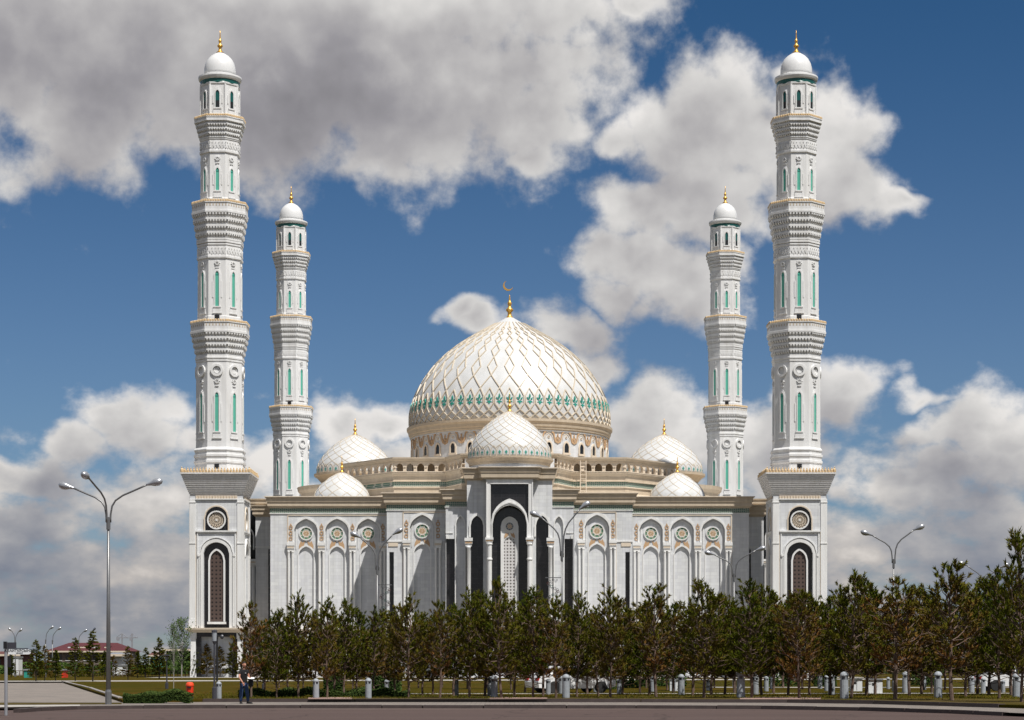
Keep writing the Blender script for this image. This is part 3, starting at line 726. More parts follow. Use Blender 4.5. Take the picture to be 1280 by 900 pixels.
    for k in range(8):
        an = k * pi / 4 + pi / 8; r = 2.2 / cos(pi / 8); b.tube([(r * cos(an), r * sin(an), 67.5), (r * cos(an), r * sin(an), 71.0)], .13, 6)
    part(b, 'lantern', 'minaret_white')
    win(68.2, 70.3, .24, 2.20, None, 0, 0)
    b = MB(); b.lathe([(2.3, 71.2), (2.36, 71.35)], 32); b.lathe([(2.34, 71.35), (2.38, 71.72)], 32, cap=False); part(b, 'teal_band', 'dark_teal', smooth=True)
    b = MB(); b.lathe([(2.35, 71.7), (2.52, 71.85), (2.62, 72.1), (2.60, 72.3), (2.1, 72.5), (1.88, 72.55)], 32); part(b, 'cornice', 'cap_white')
    b = MB(); b.lathe([(1.86, 72.5), (1.90, 72.9), (1.88, 73.4), (1.74, 74.0), (1.48, 74.5), (1.1, 74.9), (.62, 75.22), (.25, 75.4), (.12, 75.5)], 32); part(b, 'dome', 'cap_white', smooth=True)
    b = MB(); finial(b, (0, 0), 75.35, 2.75, .34); part(b, 'finial', 'gold', smooth=True)
    return root
m1 = make_minaret()
for (X, Y, lab) in ((MA['X'] - .35, MA['YF'], 'front right minaret, tall white octagonal tower rising above the rust red pine'),
                    (-MA['X'], MA['YR'], 'rear left minaret, smaller white tower behind the roof, right of the front left minaret'),
                    (MA['X'] - .45, MA['YR'], 'rear right minaret, smaller white tower behind the roof, left of the front right minaret')):
    c = copy_tree(m1); c.location = (X, Y, 0); c['label'] = lab
# ------------------------------------------------------------------ mosque
MQ = empty('mosque', (0, 262, 0), 'white marble mosque with a huge central dome latticed in gold and tall arched facade', 'mosque')
def mp(mb, name, mats, parent=None, smooth=False): return mb.build(name, mats, parent or MQ, smooth=smooth)
ZB = 6.0
def both(mb, name, mats, smooth=False, parents=None):
    a = mp(mb, name, mats, parents[0] if parents else None, smooth); b = mp(mirrored(mb), name, mats, parents[1] if parents else None, smooth)
    return (a, b)
def sub(parents, mb, name, mats, smooth=False): return both(mb, name, mats, smooth, parents)
def column(mb, x, y, z0, z1, r, capw=None):
    mb.box(x - r * 1.5, x + r * 1.5, y - r * 1.5, y + r * 1.5, z0, z0 + .4)
    mb.lathe([(r * 1.25, z0 + .4), (r, z0 + .6), (r, z1 - .25), (r * 1.3, z1 - .15), (r * 1.2, z1)], 12, (x, y))
def capital(mb, cx, y, z0, z1, w, d, two=0.0):
    h = z1 - z0
    mb.box(cx - w * .40, cx + w * .40, y - d * .7, y + .3, z0, z0 + h * .28, 0)
    mb.box(cx - w * .46, cx + w * .46, y - d * .85, y + .3, z0 + h * .28, z0 + h * .62, 0)
    mb.box(cx - w * .42, cx + w * .42, y - d * .88, y, z0 + h * .34, z0 + h * .56, 1)
    mb.box(cx - w * .5, cx + w * .5, y - d, y + .3, z0 + h * .62, z1, 0)

def arch_bay(px0, px1, pcx, Yf, yA, yS, yC0, yC1, yNA, yNS, hw, hn, yM, RM, colpx, ztop=20.15):
    """one blind arched bay of the facade with medallion, niche, paired columns"""
    X0, X1, C = wx(px0, Yf), wx(px1, Yf), wx(pcx, Yf)
    zA, zS, zc1, zc0, zNA, zNS, zM = [wz(q, Yf) for q in (yA, yS, yC0, yC1, yNA, yNS, yM)]
    b = MB(); b.arch_panel(X0, X1, ZB, ztop, arch(C, hw, ZB, zS, zA), Yf, .27)
    D = .27
    b.arch_panel(C - hw - .02, C + hw + .02, ZB, zA + .05, arch(C, hn, ZB, zNS, zNA), Yf + D, .17)
    b.box(C - hn - .1, C + hn + .1, Yf + D + .165, Yf + D + .4, ZB, zNA + .1)
    bay = both(b, 'facade_bay', 'white_stone')
    b = MB(); b.band(arch(C, hw, zc1, zS, zA), arch(C, hw + .22, zc1, zS, zA + .26), Yf - .13, Yf + .05)
    b.band(arch(C, hw - .24, zc1 - .8, zS, zA - .35), arch(C, hw - .16, zc1 - .8, zS, zA - .25), Yf + D - .08, Yf + D)
    b.band(arch(C, hn, ZB, zNS, zNA), arch(C, hn + .13, ZB, zNS, zNA + .16), Yf + D - .07, Yf + D)
    sub(bay, b, 'archivolt', 'white_trim')
    b = MB(); rosette(b, (C, zM), RM, (0, 1, 2, 2, 1 if False else 3), Yf + D)
    sub(bay, b, 'medallion', ['white_trim', 'green_ring', 'tan_light', 'ornament_tan'])
    b = MB(); butterfly(b, C, zNA - .35, zM - RM * 1.02, hw * .62, Yf + D); sub(bay, b, 'spandrel_ornament', 'ornament_tan')
    for q in colpx:
        cc = wx(q, Yf)
        b = MB(); capital(b, cc, Yf, zc0, zc1, .95, .42); sub(bay, b, 'capital', ['white_trim', 'tan_light'])
        for s in (-1, 1):
            b = MB(); column(b, cc + s * .24, Yf - .16, ZB, zc0, .14); sub(bay, b, 'column', 'white_trim')
        b = MB(); scroll_panel(b, cc, zc1 + .12, zA - .55, .26, Yf); sub(bay, b, 'arabesque', 'ornament_tan')
    return bay
mat('green_ring', (.10, .21, .13), .6, var=.3, vscale=10)
# wings
YW, YB, YN, YP, YC = 258.0, 252.5, 247.5, 246.0, 244.5
b = MB(); X0, X1 = wx(338, YW), wx(362, YW)
b.add([(X0, YW, ZB), (X1, YW, ZB), (X1, YW, 20.15), (X0, YW, 20.15)], [(0, 1, 2, 3)])
b.box(X0, X0 + .3, YW + .003, YW + 4, ZB, 20.15)
both(b, 'wing_wall', 'white_stone')
for i, (a, c_, e, cols) in enumerate(((362, 401.7, 382.5, (363.5,)), (401.7, 440.7, 421.3, (401.9,)), (440.7, 483.6, 460.2, (440.6, 478.4)))):
    arch_bay(a, c_, e, YW, 648.5, 662, 678, 689, 683, 692.5, 1.43, .92, 666.7, .86, cols)
b = MB(); xl = wx(359.8, YW); b.box(xl - .06, xl + .06, YW - .08, YW, ZB, 20.0); b.box(xl, -14.8, YW - .08, YW, 19.92, 20.02)
both(b, 'panel_moulding', 'tan_light')
# projecting bays
X0, X1 = -14.77, -7.54
b = MB(); sx0, sx1 = wx(486.7, YB), wx(492.3, YB); zt = wz(690, YB)
b.arch_panel(X0, wx(495, YB), ZB, 20.15, [(sx0, ZB), (sx0, zt), (sx1, zt), (sx1, ZB)], YB, .5)
b.box(X0, X0 + .25, YB + .003, YB + 5.6, ZB, 20.15)
side = both(b, 'bay_side_wall', 'white_stone')
b = MB(); b.box(sx0 - .05, sx1 + .05, YB + .5, YB + .55, ZB, zt + .1); sub(side, b, 'window', 'black_marble')
b = MB(); b.box(sx0 - .12, sx1 + .5, YB - .08, YB, wz(683, YB), wz(678.5, YB), 0); b.box(X0 - .02, wx(504, YB), YB - .1, YB, wz(677.5, YB), wz(676, YB), 1)
sub(side, b, 'lintel', ['tan_light', 'white_trim'])
arch_bay(495, 556.4, 527.7, YB, 643.5, 659, 675, 685, 680, 690, 1.47, .96, 663.5, .92, (508, 547.5))
b = MB(); xl = wx(504, YB); b.box(xl - .05, xl + .05, YB - .07, YB, ZB, 20.0); b.box(xl, -7.6, YB - .07, YB, 19.9, 20.0); both(b, 'panel_moulding', 'tan_light')
# narrow bays beside the portal
X0, X1 = -7.54, -5.0
b = MB(); w0, w1, zt = wx(557.6, YN), wx(568.3, YN), wz(673.5, YN)
b.arch_panel(X0, w1 + .05, ZB, 20.15, [(w0, ZB), (w0, zt), (w1, zt), (w1, ZB)], YN, .8)
b.box(X0, X0 + .04, YN + .003, YN + 5.0, ZB, 20.15)
n1, n2 = wx(570, YN), wx(580.8, YN); nc, nh = (n1 + n2) / 2, (n2 - n1) / 2
b.arch_panel(w1 + .05, X1, ZB, 20.15, arch(nc, nh, ZB, wz(656, YN), wz(645.5, YN), 10), YN, .2)
b.box(n1 - .02, n2 + .02, YN + .2, YN + .3, ZB, 19.4)
nb = both(b, 'narrow_bay', 'white_stone')
b = MB(); b.box(w0 - .05, w1 + .05, YN + .8, YN + .85, ZB, zt + .1); sub(nb, b, 'window', 'black_marble')
b = MB(); b.band(arch(nc, nh, ZB, wz(656, YN), wz(645.5, YN), 10), arch(nc, nh + .12, ZB, wz(656, YN), wz(643.5, YN), 10), YN - .10, YN)
b.box(X0, w1 - .2, YN - .08, YN, 17.1, 17.2); b.box(X0 + .05, w1 - .75, YN - .2, YN, zt, zt + .42); sub(nb, b, 'archivolt', 'white_trim')
b = MB(); b.box(wx(581.6, YN), X1 - .04, YN - .06, YN + .02, ZB, wz(684, YN)); sub(nb, b, 'dark_strip', 'black_marble')
# portal wings
X0, X1 = -5.0, -2.64
wc, wh = wx(596.2, YP), .73
AW = arch(wc, wh, ZB, wz(657, YP), wz(644.5, YP), 12)
b = MB(); b.arch_panel(X0, X1, ZB, 23.25, AW, YP, .9); b.box(X0, X0 + .03, YP + .003, YP + 11, ZB, 23.25)
pw = both(b, 'portal_wall', 'white_stone')
b = MB(); b.box(wc - wh - .05, wc + wh + .05, YP + .9, YP + .95, ZB, 19.4); sub(pw, b, 'window', 'black_marble')
b = MB(); b.band(arch(wc, wh, 16.6, wz(657, YP), wz(644.5, YP), 12), arch(wc, wh + .2, 16.6, wz(657, YP), wz(641.2, YP), 12), YP - .12, YP); sub(pw, b, 'archivolt', 'white_trim')
b = MB(); cxx = wx(585.8, YP); capital(b, cxx, YP, wz(683, YP), wz(672.5, YP), .95, .5); sub(pw, b, 'capital', ['white_trim', 'ornament_tan'])
b = MB(); column(b, cxx, YP - .25, ZB, wz(683, YP), .21); sub(pw, b, 'column', 'white_trim', True)
# portal centre
fr = MB()
fr.box(-2.64, -2.2, YC, YP + .5, ZB, 23.25); fr.box(2.2, 2.64, YC, YP + .5, ZB, 23.25); fr.box(-2.2, 2.2, YC, YP + .5, 22.72, 23.25)
fr.box(-2.72, -2.60, YC - .08, YC + .3, ZB, 23.2); fr.box(2.60, 2.72, YC - .08, YC + .3, ZB, 23.2); fr.box(-2.22, 2.22, YC - .06, YC + .1, 22.66, 22.76)
PF = mp(fr, 'portal_frame', 'white_trim')
A1 = arch(0, 1.98, 16.4, 18.0, 20.2, 20); A2 = arch(0, 2.19, 16.4, 18.1, 20.95, 20)
b = MB(); b.band(A1, A2, YC - .05, YC + .9)
b.band(arch(0, 2.02, 16.4, 18.02, 20.42, 20), arch(0, 2.10, 16.4, 18.02, 20.62, 20), YC - .13, YC)
mp(b, 'portal_arch', 'white_trim')
b = MB(); b.arch_panel(-2.2, 2.2, 16.4, 22.72, A1, YC + .45, .1); mp(b, 'black_marble_panel', 'black_marble')
b = MB(); b.box(-2.2, 2.2, YP + .35, YP + .45, ZB, 22.7); mp(b, 'black_marble_panel', 'black_marble')
for s in (-1, 1):
    b = MB(); capital(b, s * 2.36, YC, 15.76, 16.4, .95, .45); mp(b, 'capital', ['white_trim', 'ornament_tan'])
    b = MB(); column(b, s * 2.33, YC - .2, ZB, 15.76, .27); b.lathe([(.27, 13.7), (.33, 13.8), (.33, 13.95), (.27, 14.05)], 12, (s * 2.33, YC - .2)); mp(b, 'column', 'white_trim', smooth=False)
YI = YC + 1.35
b = MB(); O2 = arch(0, 1.0, ZB, 17.8, 18.9, 16)
b.arch_panel(-1.0, 1.0, ZB, 16.9, arch(0, .66, ZB, 15.95, 16.6, 12), YI, .12)
pts = [(x, z) for x, z in O2 if z > 16.9]; b.prism([(-1.0, 16.9)] + pts + [(1.0, 16.9)], YI, YI + .3)
ip = mp(b, 'inner_panel', 'white_trim'); ORG[ip.name] = ORG[MQ.name]
b = MB(); b.band(arch(0, .92, ZB, 17.75, 18.78, 16), arch(0, 1.04, ZB, 17.8, 18.95, 16), YI - .08, YI + .05); mp(b, 'panel_border', 'white_trim', ip)
b = MB(); b.box(-.7, .7, YI + .10, YI + .2, ZB, 16.8); mp(b, 'stone_lattice', 'portal_lattice', ip)
mat('blue_ring', (.07, .10, .14), .5, var=.3, vscale=8)
b = MB(); rosette(b, (0, 17.8), .53, (0, 1, 2, 3, 2), YI); mp(b, 'medallion', ['white_trim', 'blue_ring', 'tan_light', 'ornament_tan'], ip)
b = MB(); butterfly(b, 0, 16.4, 17.1, .62, YI); mp(b, 'spandrel_ornament', 'ornament_tan', ip)
# solid cores behind the skins
b = MB()
b.box(-29.3, 29.3, YW + 1.2, 330, 0, 22.0); b.box(-14.6, -7.6, YB + 1.0, YW + 2, 0, 22.0); b.box(7.6, 14.6, YB + 1.0, YW + 2, 0, 22.0)
b.box(-7.45, -5.05, YN + .9, YW + 2, 0, 22.0); b.box(5.05, 7.45, YN + .9, YW + 2, 0, 22.0); b.box(-4.9, 4.9, YP + 1.0, 258, 0, 24.3)
mp(b, 'inner_walls', 'white_stone')
# set back corners beside the front minarets
b = MB(); b.box(-31.7, -29.36, 262, 266, ZB, 20.4); b.box(-33.0, -29.5, 267, 300, ZB, 22)
sb = both(b, 'set_back_wall', 'white_stone')
b = MB(); b.box(-32.9, -31.4, 266.9, 266.98, ZB, 21.1); b.box(-32.75, -31.75, 261.5, 261.6, ZB, 17.5) if False else None
sub(sb, b, 'dark_glazing', 'dark_glass')
b = MB(); column(b, -32.3, 264.5, ZB, wz(706, 264.5), .22); capital(b, -32.3, 264.5, wz(706, 264.5), wz(699, 264.5), .9, .45)
b.band(arch(-33.1, .8, 17.6 - 1.5, 17.8, 18.8, 10), arch(-33.1, .95, 17.6 - 1.5, 17.8, 19.0, 10), 264.3, 264.6)
b.box(-31.75, -29.3, 261.9, 262.0, wz(684.5, 262), wz(683, 262))
sub(sb, b, 'side_column', ['white_trim', 'tan_light'])
b = MB(); b.box(-30.1, -29.9, 261.95, 262.0, ZB, 16); sub(sb, b, 'slit_window', 'black_marble')
# cornices along the whole stepped outline
CORN = [(0.02, 20.82), (.10, 20.84), (.12, 20.98), (.30, 21.02), (.34, 21.10), (.34, 21.52), (.40, 21.55), (.46, 21.62), (.48, 22.06), (.60, 22.10), (.62, 22.24), (-.9, 22.26)]
PL = [(-29.4, 300), (-29.4, YW), (-14.77, YW), (-14.77, YB), (-7.54, YB), (-7.54, YN), (-5.02, YN)]
def segs(path, prof, name, m):
    mb = MB(); sweep(mb, path, prof); return both(mb, name, m)
cor = segs(PL, CORN, 'cornice', 'tan_stone')
segs(PL, [(.0, 20.14), (.10, 20.14), (.10, 20.24), (.0, 20.25)], 'string_course', 'white_trim')
segs(PL, [(-.1, 20.2), (.035, 20.25), (.035, 20.83), (-.1, 20.84)], 'green_frieze', 'green_frieze')
segs(PL, [(.64, 22.16), (.69, 22.17), (.69, 22.26), (.6, 22.27)], 'cornice_edge', 'tan_light')
segs([(-31.7, 267), (-31.7, 262), (-29.3, 262)], [(o, z - .75) for o, z in CORN], 'cornice', 'tan_stone')
segs([(-33.0, 300), (-33.0, 267), (-29.3, 267)], [(o, z + .45) for o, z in CORN], 'cornice', 'tan_stone')
PC = [(-5.0, 257), (-5.0, YP), (-3.35, YP), (-3.05, YC), (0, YC)]
PCORN = [(.0, 23.2), (.1, 23.22), (.12, 23.36), (.32, 23.40), (.34, 23.92), (.42, 23.97), (.46, 24.42), (.58, 24.45), (.6, 24.6), (-1.0, 24.66)]
segs(PC, PCORN, 'portal_cornice', 'tan_stone')
segs(PC, [(.60, 24.54), (.65, 24.55), (.65, 24.64), (.55, 24.65)], 'cornice_edge', 'tan_light')
b = MB(); b.slab([(-29, 259), (-14, 259), (-14, 253.5), (14, 253.5), (14, 259), (29, 259), (29, 329), (-29, 329)], 22.0, 22.22); b.slab([(-4.6, 246.5), (4.6, 246.5), (4.6, 257.2), (-4.6, 257.2)], 24.3, 24.62)
mp(b, 'flat_roof', 'white_trim')
# podium storey
PP = [(-33.2, 300), (-33.2, YW + 3), (-29.6, YW - .5), (-15, YW - .5), (-15, YB - .5), (-7.8, YB - .5), (-7.8, YN - .5), (-5.3, YP - .5), (0, YP - .5)]
segs(PP, [(-1, 0), (-.1, 0), (-.1, 5.45)], 'podium_wall', 'white_stone')
segs(PP, [(-.1, 5.44), (.2, 5.5), (.3, 5.7), (.5, 5.76), (.5, 5.97), (-1.5, 6.0)], 'podium_ledge', 'tan_light')
for i in range(7):
    x = -28 + i * 2.2 if i < 6 else -11.3
    Y_ = (YW if i < 6 else YB) - .5 + .09
    b = MB(); b.box(x - .75, x + .75, Y_ - .02, Y_ + .05, .9, 4.6); both(b, 'podium_window', 'dark_glass')
    b = MB(); column(b, x + 1.1, Y_ - .2, 0, 5.3, .2); both(b, 'podium_column', 'white_trim')
# ---- upper tier with its open arcade
TL = [(-21.3, 305), (-21.3, 270.4), (-14.4, 262), (-7.8, 262), (-5.8, 257.3), (0, 257.3)]
segs(TL, [(.9, 22.2), (.9, 22.55), (.3, 22.95), (.1, 23.0), (.1, 23.7)], 'tier_base', 'tan_stone')
segs(TL, [(.1, 23.66), (.25, 23.7), (.25, 23.82), (.1, 23.84)], 'tier_moulding', 'tan_light')
segs(TL, [(.0, 23.8), (.12, 23.83), (.12, 24.42), (.0, 24.43)], 'green_frieze', 'green_frieze')
segs(TL, [(.1, 24.40), (.30, 24.44), (.30, 24.56), (.15, 24.60), (.18, 25.1), (.3, 25.2), (.45, 25.45), (.5, 25.46), (.5, 25.68), (-1.5, 25.7)], 'tier_wall', 'tan_stone')
segs(TL, [(.5, 25.6), (.55, 25.61), (.55, 25.69), (.4, 25.70)], 'tier_moulding', 'tan_light')
segs(TL, [(-.25, 26.88), (.12, 26.88), (.16, 27.05), (.28, 27.12), (.40, 27.30), (.42, 27.46), (-.25, 27.50), (-.25, 26.88)], 'arcade_rail', 'tan_stone')
b = MB(); b.slab([(-14, 262.6), (14, 262.6), (20.8, 271), (20.8, 304), (-20.8, 304), (-20.8, 271)], 25.3, 25.66); 
for s_ in (-1, 1):
    b.box(*sorted((s_ * 14.2, s_ * 7.9)), 263.9, 264.2, 25.6, 27.3); b.box(*sorted((s_ * 14.2, s_ * 7.9)), 262.1, 264.1, 27.16, 27.3)  # back wall, and an unseen roof slab added to shade the front arches
mp(b, 'terrace', 'tan_stone')
au = MB(); AWD, AH = 1.37, 1.22
for yy, fl in ((0, False), (.34, True)):
    q = MB(); q.arch_panel(-AWD / 2, AWD / 2, 0, AH, arch(0, .47, 0, .60, 1.06, 8), yy, .34 if not fl else .0)
    if fl: q.f = [tuple(reversed(f)) for f in q.f]
    au.add(q.v, q.f)
for s in (-1, 1): au.box(s * AWD / 2 - .13, s * AWD / 2 + .13, -.06, .40, 0, .12); au.box(s * AWD / 2 - .15, s * AWD / 2 + .15, -.06, .40, .5, .6)
aum = au.build('arcade_arch', 'tan_light', link=False)
def run(p, q, n, par):
    p, q = Vector(p), Vector(q); d = q - p; rz = atan2(d.y, d.x); L = d.length
    for i in range(n):
        c = p + d * ((i + .5) / n)
        o = place(aum, 'arcade_arch', MQ, (c.x, c.y, 25.68), rz, (L / n / AWD, 1, 1))
run((-21.3, 281), (-21.3, 270.4), 8, MQ); run((-21.3, 270.4), (-14.4, 262), 8, MQ); run((-14.4, 262), (-7.8, 262), 5, MQ); run((-7.8, 262), (-5.8, 257.3), 4, MQ)
run((21.3, 270.4), (21.3, 281), 8, MQ); run((14.4, 262), (21.3, 270.4), 8, MQ); run((7.8, 262), (14.4, 262), 5, MQ); run((5.8, 257.3), (7.8, 262), 4, MQ)
b = MB()   # small white roof cabin and a ladder on the right
b.box(-13.3, -12.2, 263.2, 264, 25.7, 27.0); mp(b, 'roof_cabin', 'white_trim')
b = MB(); lx = wx(729, 261)
for s in (-.35, .35): b.tube([(lx + s, 260.6, 22.3), (lx + s, 261.3, 27.0)], .05, 4)
for i in range(9): b.tube([(lx - .35, 260.65 + i * .08, 22.7 + i * .5), (lx + .35, 260.65 + i * .08, 22.7 + i * .5)], .04, 4)
mp(b, 'ladder', 'tan_light')

# ---- domes
def crom(tab, h):
    for i in range(len(tab) - 1):
        if h <= tab[i + 1][0] or i == len(tab) - 2:
            p1, p2 = tab[i], tab[i + 1]; p0 = tab[max(i - 1, 0)]; p3 = tab[min(i + 2, len(tab) - 1)]
            t = (h - p1[0]) / max(1e-6, p2[0] - p1[0]); t = min(1, max(0, t))
            m1_ = (p2[1] - p0[1]) / max(1e-6, p2[0] - p0[0]) * (p2[0] - p1[0]); m2_ = (p3[1] - p1[1]) / max(1e-6, p3[0] - p1[0]) * (p2[0] - p1[0])
            return max(0, (2 * t**3 - 3 * t * t + 1) * p1[1] + (t**3 - 2 * t * t + t) * m1_ + (-2 * t**3 + 3 * t * t) * p2[1] + (t**3 - t * t) * m2_)
def ribbon(mb, pts, R_, c, zb, wd, proud, mi=0):
    """pts [(theta,h)] on the dome surface -> raised rib of width wd"""
    P = []
    for th, hh in pts:
        r = R_(hh); dr = (R_(hh + .02) - R_(hh - .02)) / .04
        P.append((Vector((c[0] + r * cos(th), c[1] + r * sin(th), zb + hh)), Vector((cos(th), sin(th), -dr)).normalized()))
    vs = []; n = len(P)
    for i in range(n):
        t = (P[min(i + 1, n - 1)][0] - P[max(i - 1, 0)][0]).normalized(); nn = P[i][1]; s = t.cross(nn).normalized() * wd / 2; p = P[i][0]
        for q in (p - s - nn * .03, p - s * .8 + nn * proud, p + s * .8 + nn * proud, p + s - nn * .03): vs.append(tuple(q))
    fs = [(i * 4 + j, (i + 1) * 4 + j, (i + 1) * 4 + j + 1, i * 4 + j + 1) for i in range(n - 1) for j in range(3)]
    mb.add(vs, fs, mi)
def subdiv(pts, st=.35):
    out = [pts[0]]
    for a, b_ in zip(pts, pts[1:]):
        n = max(1, int(abs(b_[1] - a[1]) / st)); out += [(a[0] + (b_[0] - a[0]) * i / n, a[1] + (b_[1] - a[1]) * i / n) for i in range(1, n + 1)]
    return out
DT = [(0, 13.95), (.9, 14.02), (2.2, 13.95), (3.6, 13.6), (5.2, 12.95), (7.2, 11.75), (9.1, 10.25), (10.9, 8.3), (12.4, 6.2), (13.7, 4.0), (14.8, 2.05), (15.5, .8), (15.8, .35)]
RD = lambda h: crom(DT, h)
DC, DZ = (0, 294.0), 34.5
b = MB(); b.lathe([(RD(15.8 * i / 48), DZ + 15.8 * i / 48) for i in range(49)], 96, DC)
dome = mp(b, 'great_dome', 'dome_tile', smooth=True); ORG[dome.name] = ORG[MQ.name]
D1 = radians(5.625); SP = radians(11.25)
rib = MB(); a0 = -pi / 2
dm = [(6.0, 0), (7.3, .285), (8.7, 0), (9.75, .29), (10.7, 0), (11.45, .29), (12.15, 0), (12.6, .26), (13.05, 0), (13.45, .24), (13.85, 0), (14.5, 0)]
for s in (-1, 1):
    for cc in (0,):
        ribbon(rib, subdiv([(a0 + s * SP * q, hh) for hh, q in dm[:-1]]), RD, DC, DZ, .155, .13)
    ribbon(rib, subdiv([(a0, 6.0), (a0 + s * D1, 4.2), (a0 + s * D1 * 1.42, 3.05)]), RD, DC, DZ, .155, .13)
ribbon(rib, subdiv([(a0, 13.85), (a0, 14.7)]), RD, DC, DZ, .14, .12)
for cc in (0, 1):
    th = a0 + cc * D1
    for s in (-1, 1):
        ribbon(rib, subdiv([(th, 4.15), (th + s * D1 * .42, 3.1), (th + s * D1 * .42, 2.0), (th, 1.2), (th - s * D1 * .5, .62), (th - s * D1, .02)], .25), RD, DC, DZ, .145, .13)
me = MB(); me.add([(x - DC[0], y - DC[1], z) for x, y, z in rib.v], rib.f); rbm = me.build('lattice_rib', 'dome_rib', link=False)
fl = MB(); r0 = RD(2.5)
def petal(mb, cx, cz, w_, h_, an, y):
    P = [(0, -h_), (w_, -h_ * .1), (w_ * .55, h_ * .55), (0, h_), (-w_ * .55, h_ * .55), (-w_, -h_ * .1)]
    mb.prism([(cx + x * cos(an) - z * sin(an), cz + x * sin(an) + z * cos(an)) for x, z in P], y - .1, y + .05)
yy = -r0 - .0
petal(fl, 0, DZ + 3.0, .14, .36, 0, yy + .06); petal(fl, 0, DZ + 2.15, .17, .28, pi, yy - .02)
for s in (-1, 1): petal(fl, s * .24, DZ + 2.65, .11, .27, -s * .75, yy + .03); petal(fl, s * .20, DZ + 2.25, .08, .20, -s * 1.9, yy)
flm = fl.build('fleur_emblem', 'teal', link=False)
for k in range(32):
    place(rbm, 'lattice_rib', dome, (DC[0], DC[1], 0), k * SP)
    for j in (0, 1): place(flm, 'fleur_emblem', dome, (DC[0], DC[1], 0), k * SP + j * D1)
b = MB(); finial(b, DC, DZ + 15.5, 4.2, .52, False)
zc = DZ + 15.5 + 4.05
fin = mp(b, 'finial', 'gold', dome, True)
b = MB(); n = 20; outer = [(.72 * cos(a), .72 * sin(a)) for a in [radians(40 - 290 * i / n) + 0 for i in range(n + 1)]]
cen = Vector((-.0, 0)); pts = []
for i in range(n + 1):
    a = radians(345) - radians(235) * i / n; pts.append((a, i / n))
O_ = [(-.2 + .72 * cos(a), zc + .62 + .72 * sin(a)) for a, t in pts]; I_ = [(-.2 + (.72 - .26 * sin(pi * t) - .01) * cos(a) + .0, zc + .62 + (.72 - .26 * sin(pi * t) - .01) * sin(a)) for a, t in pts]
b.band(I_, O_, DC[1] - .06, DC[1] + .06); b.band(O_, I_, DC[1] + .06, DC[1] - .06)
mp(b, 'crescent', 'gold', dome)
b = MB(); b.lathe([(13.9, 33.05), (14.0, 33.2), (14.0, 33.35), (14.12, 33.5), (14.2, 33.9), (14.38, 34.15), (14.4, 34.5), (13.9, 34.55)], 96, DC, cap=False); mp(b, 'dome_cornice', 'tan_stone')
b = MB(); b.lathe([(13.7, 22.2), (13.7, 33.05)], 96, DC, cap=False); b.lathe([(13.7, 32.85), (13.86, 32.9), (13.86, 33.08)], 96, DC, cap=False)
drum = mp(b, 'drum', 'white_stone', smooth=False)
dw = MB(); yF = -13.70
dw.band(arch(0, .36, 30.15, 30.95, 31.45, 8), arch(0, .54, 29.95, 30.95, 31.72, 8), yF - .14, yF + .2); dw.box(-.62, .62, yF - .2, yF + .1, 29.85, 30.12)
dwm = dw.build('drum_window', 'tan_light', link=False)
dg = MB(); dg.prism(arch(0, .37, 30.12, 30.95, 31.46, 8), yF - .02, yF + .05); dgm = dg.build('glazing', 'dark_glass', link=False)
ga = MB()
C_ = [(-.95, 1.45), (-.66, 1.38), (-.50, 1.05), (-.42, .62), (-.30, .22), (0, .02), (.30, .22), (.42, .62), (.50, 1.05), (.66, 1.38), (.95, 1.45)]
Ci = [(-.95, 1.22), (-.78, 1.15), (-.68, .98), (-.62, .58), (-.48, .05), (0, -.2), (.48, .05), (.62, .58), (.68, .98), (.78, 1.15), (.95, 1.22)]
ga.band([(x, 31.5 + z) for x, z in C_][::-1], [(x, 31.5 + z) for x, z in Ci][::-1], yF - .10, yF)
ga.blob((0, yF, 31.95), (.20, .1, .24), nu=8, nv=4); petal(ga, 0, 32.45, .12, .22, 0, yF); ring_mb(ga, 0, 31.95, .26, .32, yF - .06, yF, 0, 12)
gam = ga.build('garland_ornament', 'ornament_tan', link=False)
ey = MB(); ring_mb(ey, 0, 32.2, .10, .18, yF - .08, yF, 0, 10); ey.band(arch(0, .52, 31.75, 32.1, 32.62, 8), arch(0, .58, 31.75, 32.1, 32.72, 8), yF - .05, yF); eym = ey.build('eye_ornament', 'tan_light', link=False)
for k in range(32):
    q = place(dwm, 'drum_window', MQ, (DC[0], DC[1], 0), k * SP); place(dgm, 'glazing', q, (DC[0], DC[1], 0), 0)
    place(gam, 'garland_ornament', MQ, (DC[0], DC[1], 0), (k + .5) * SP); place(eym, 'eye_ornament', MQ, (DC[0], DC[1], 0), k * SP)

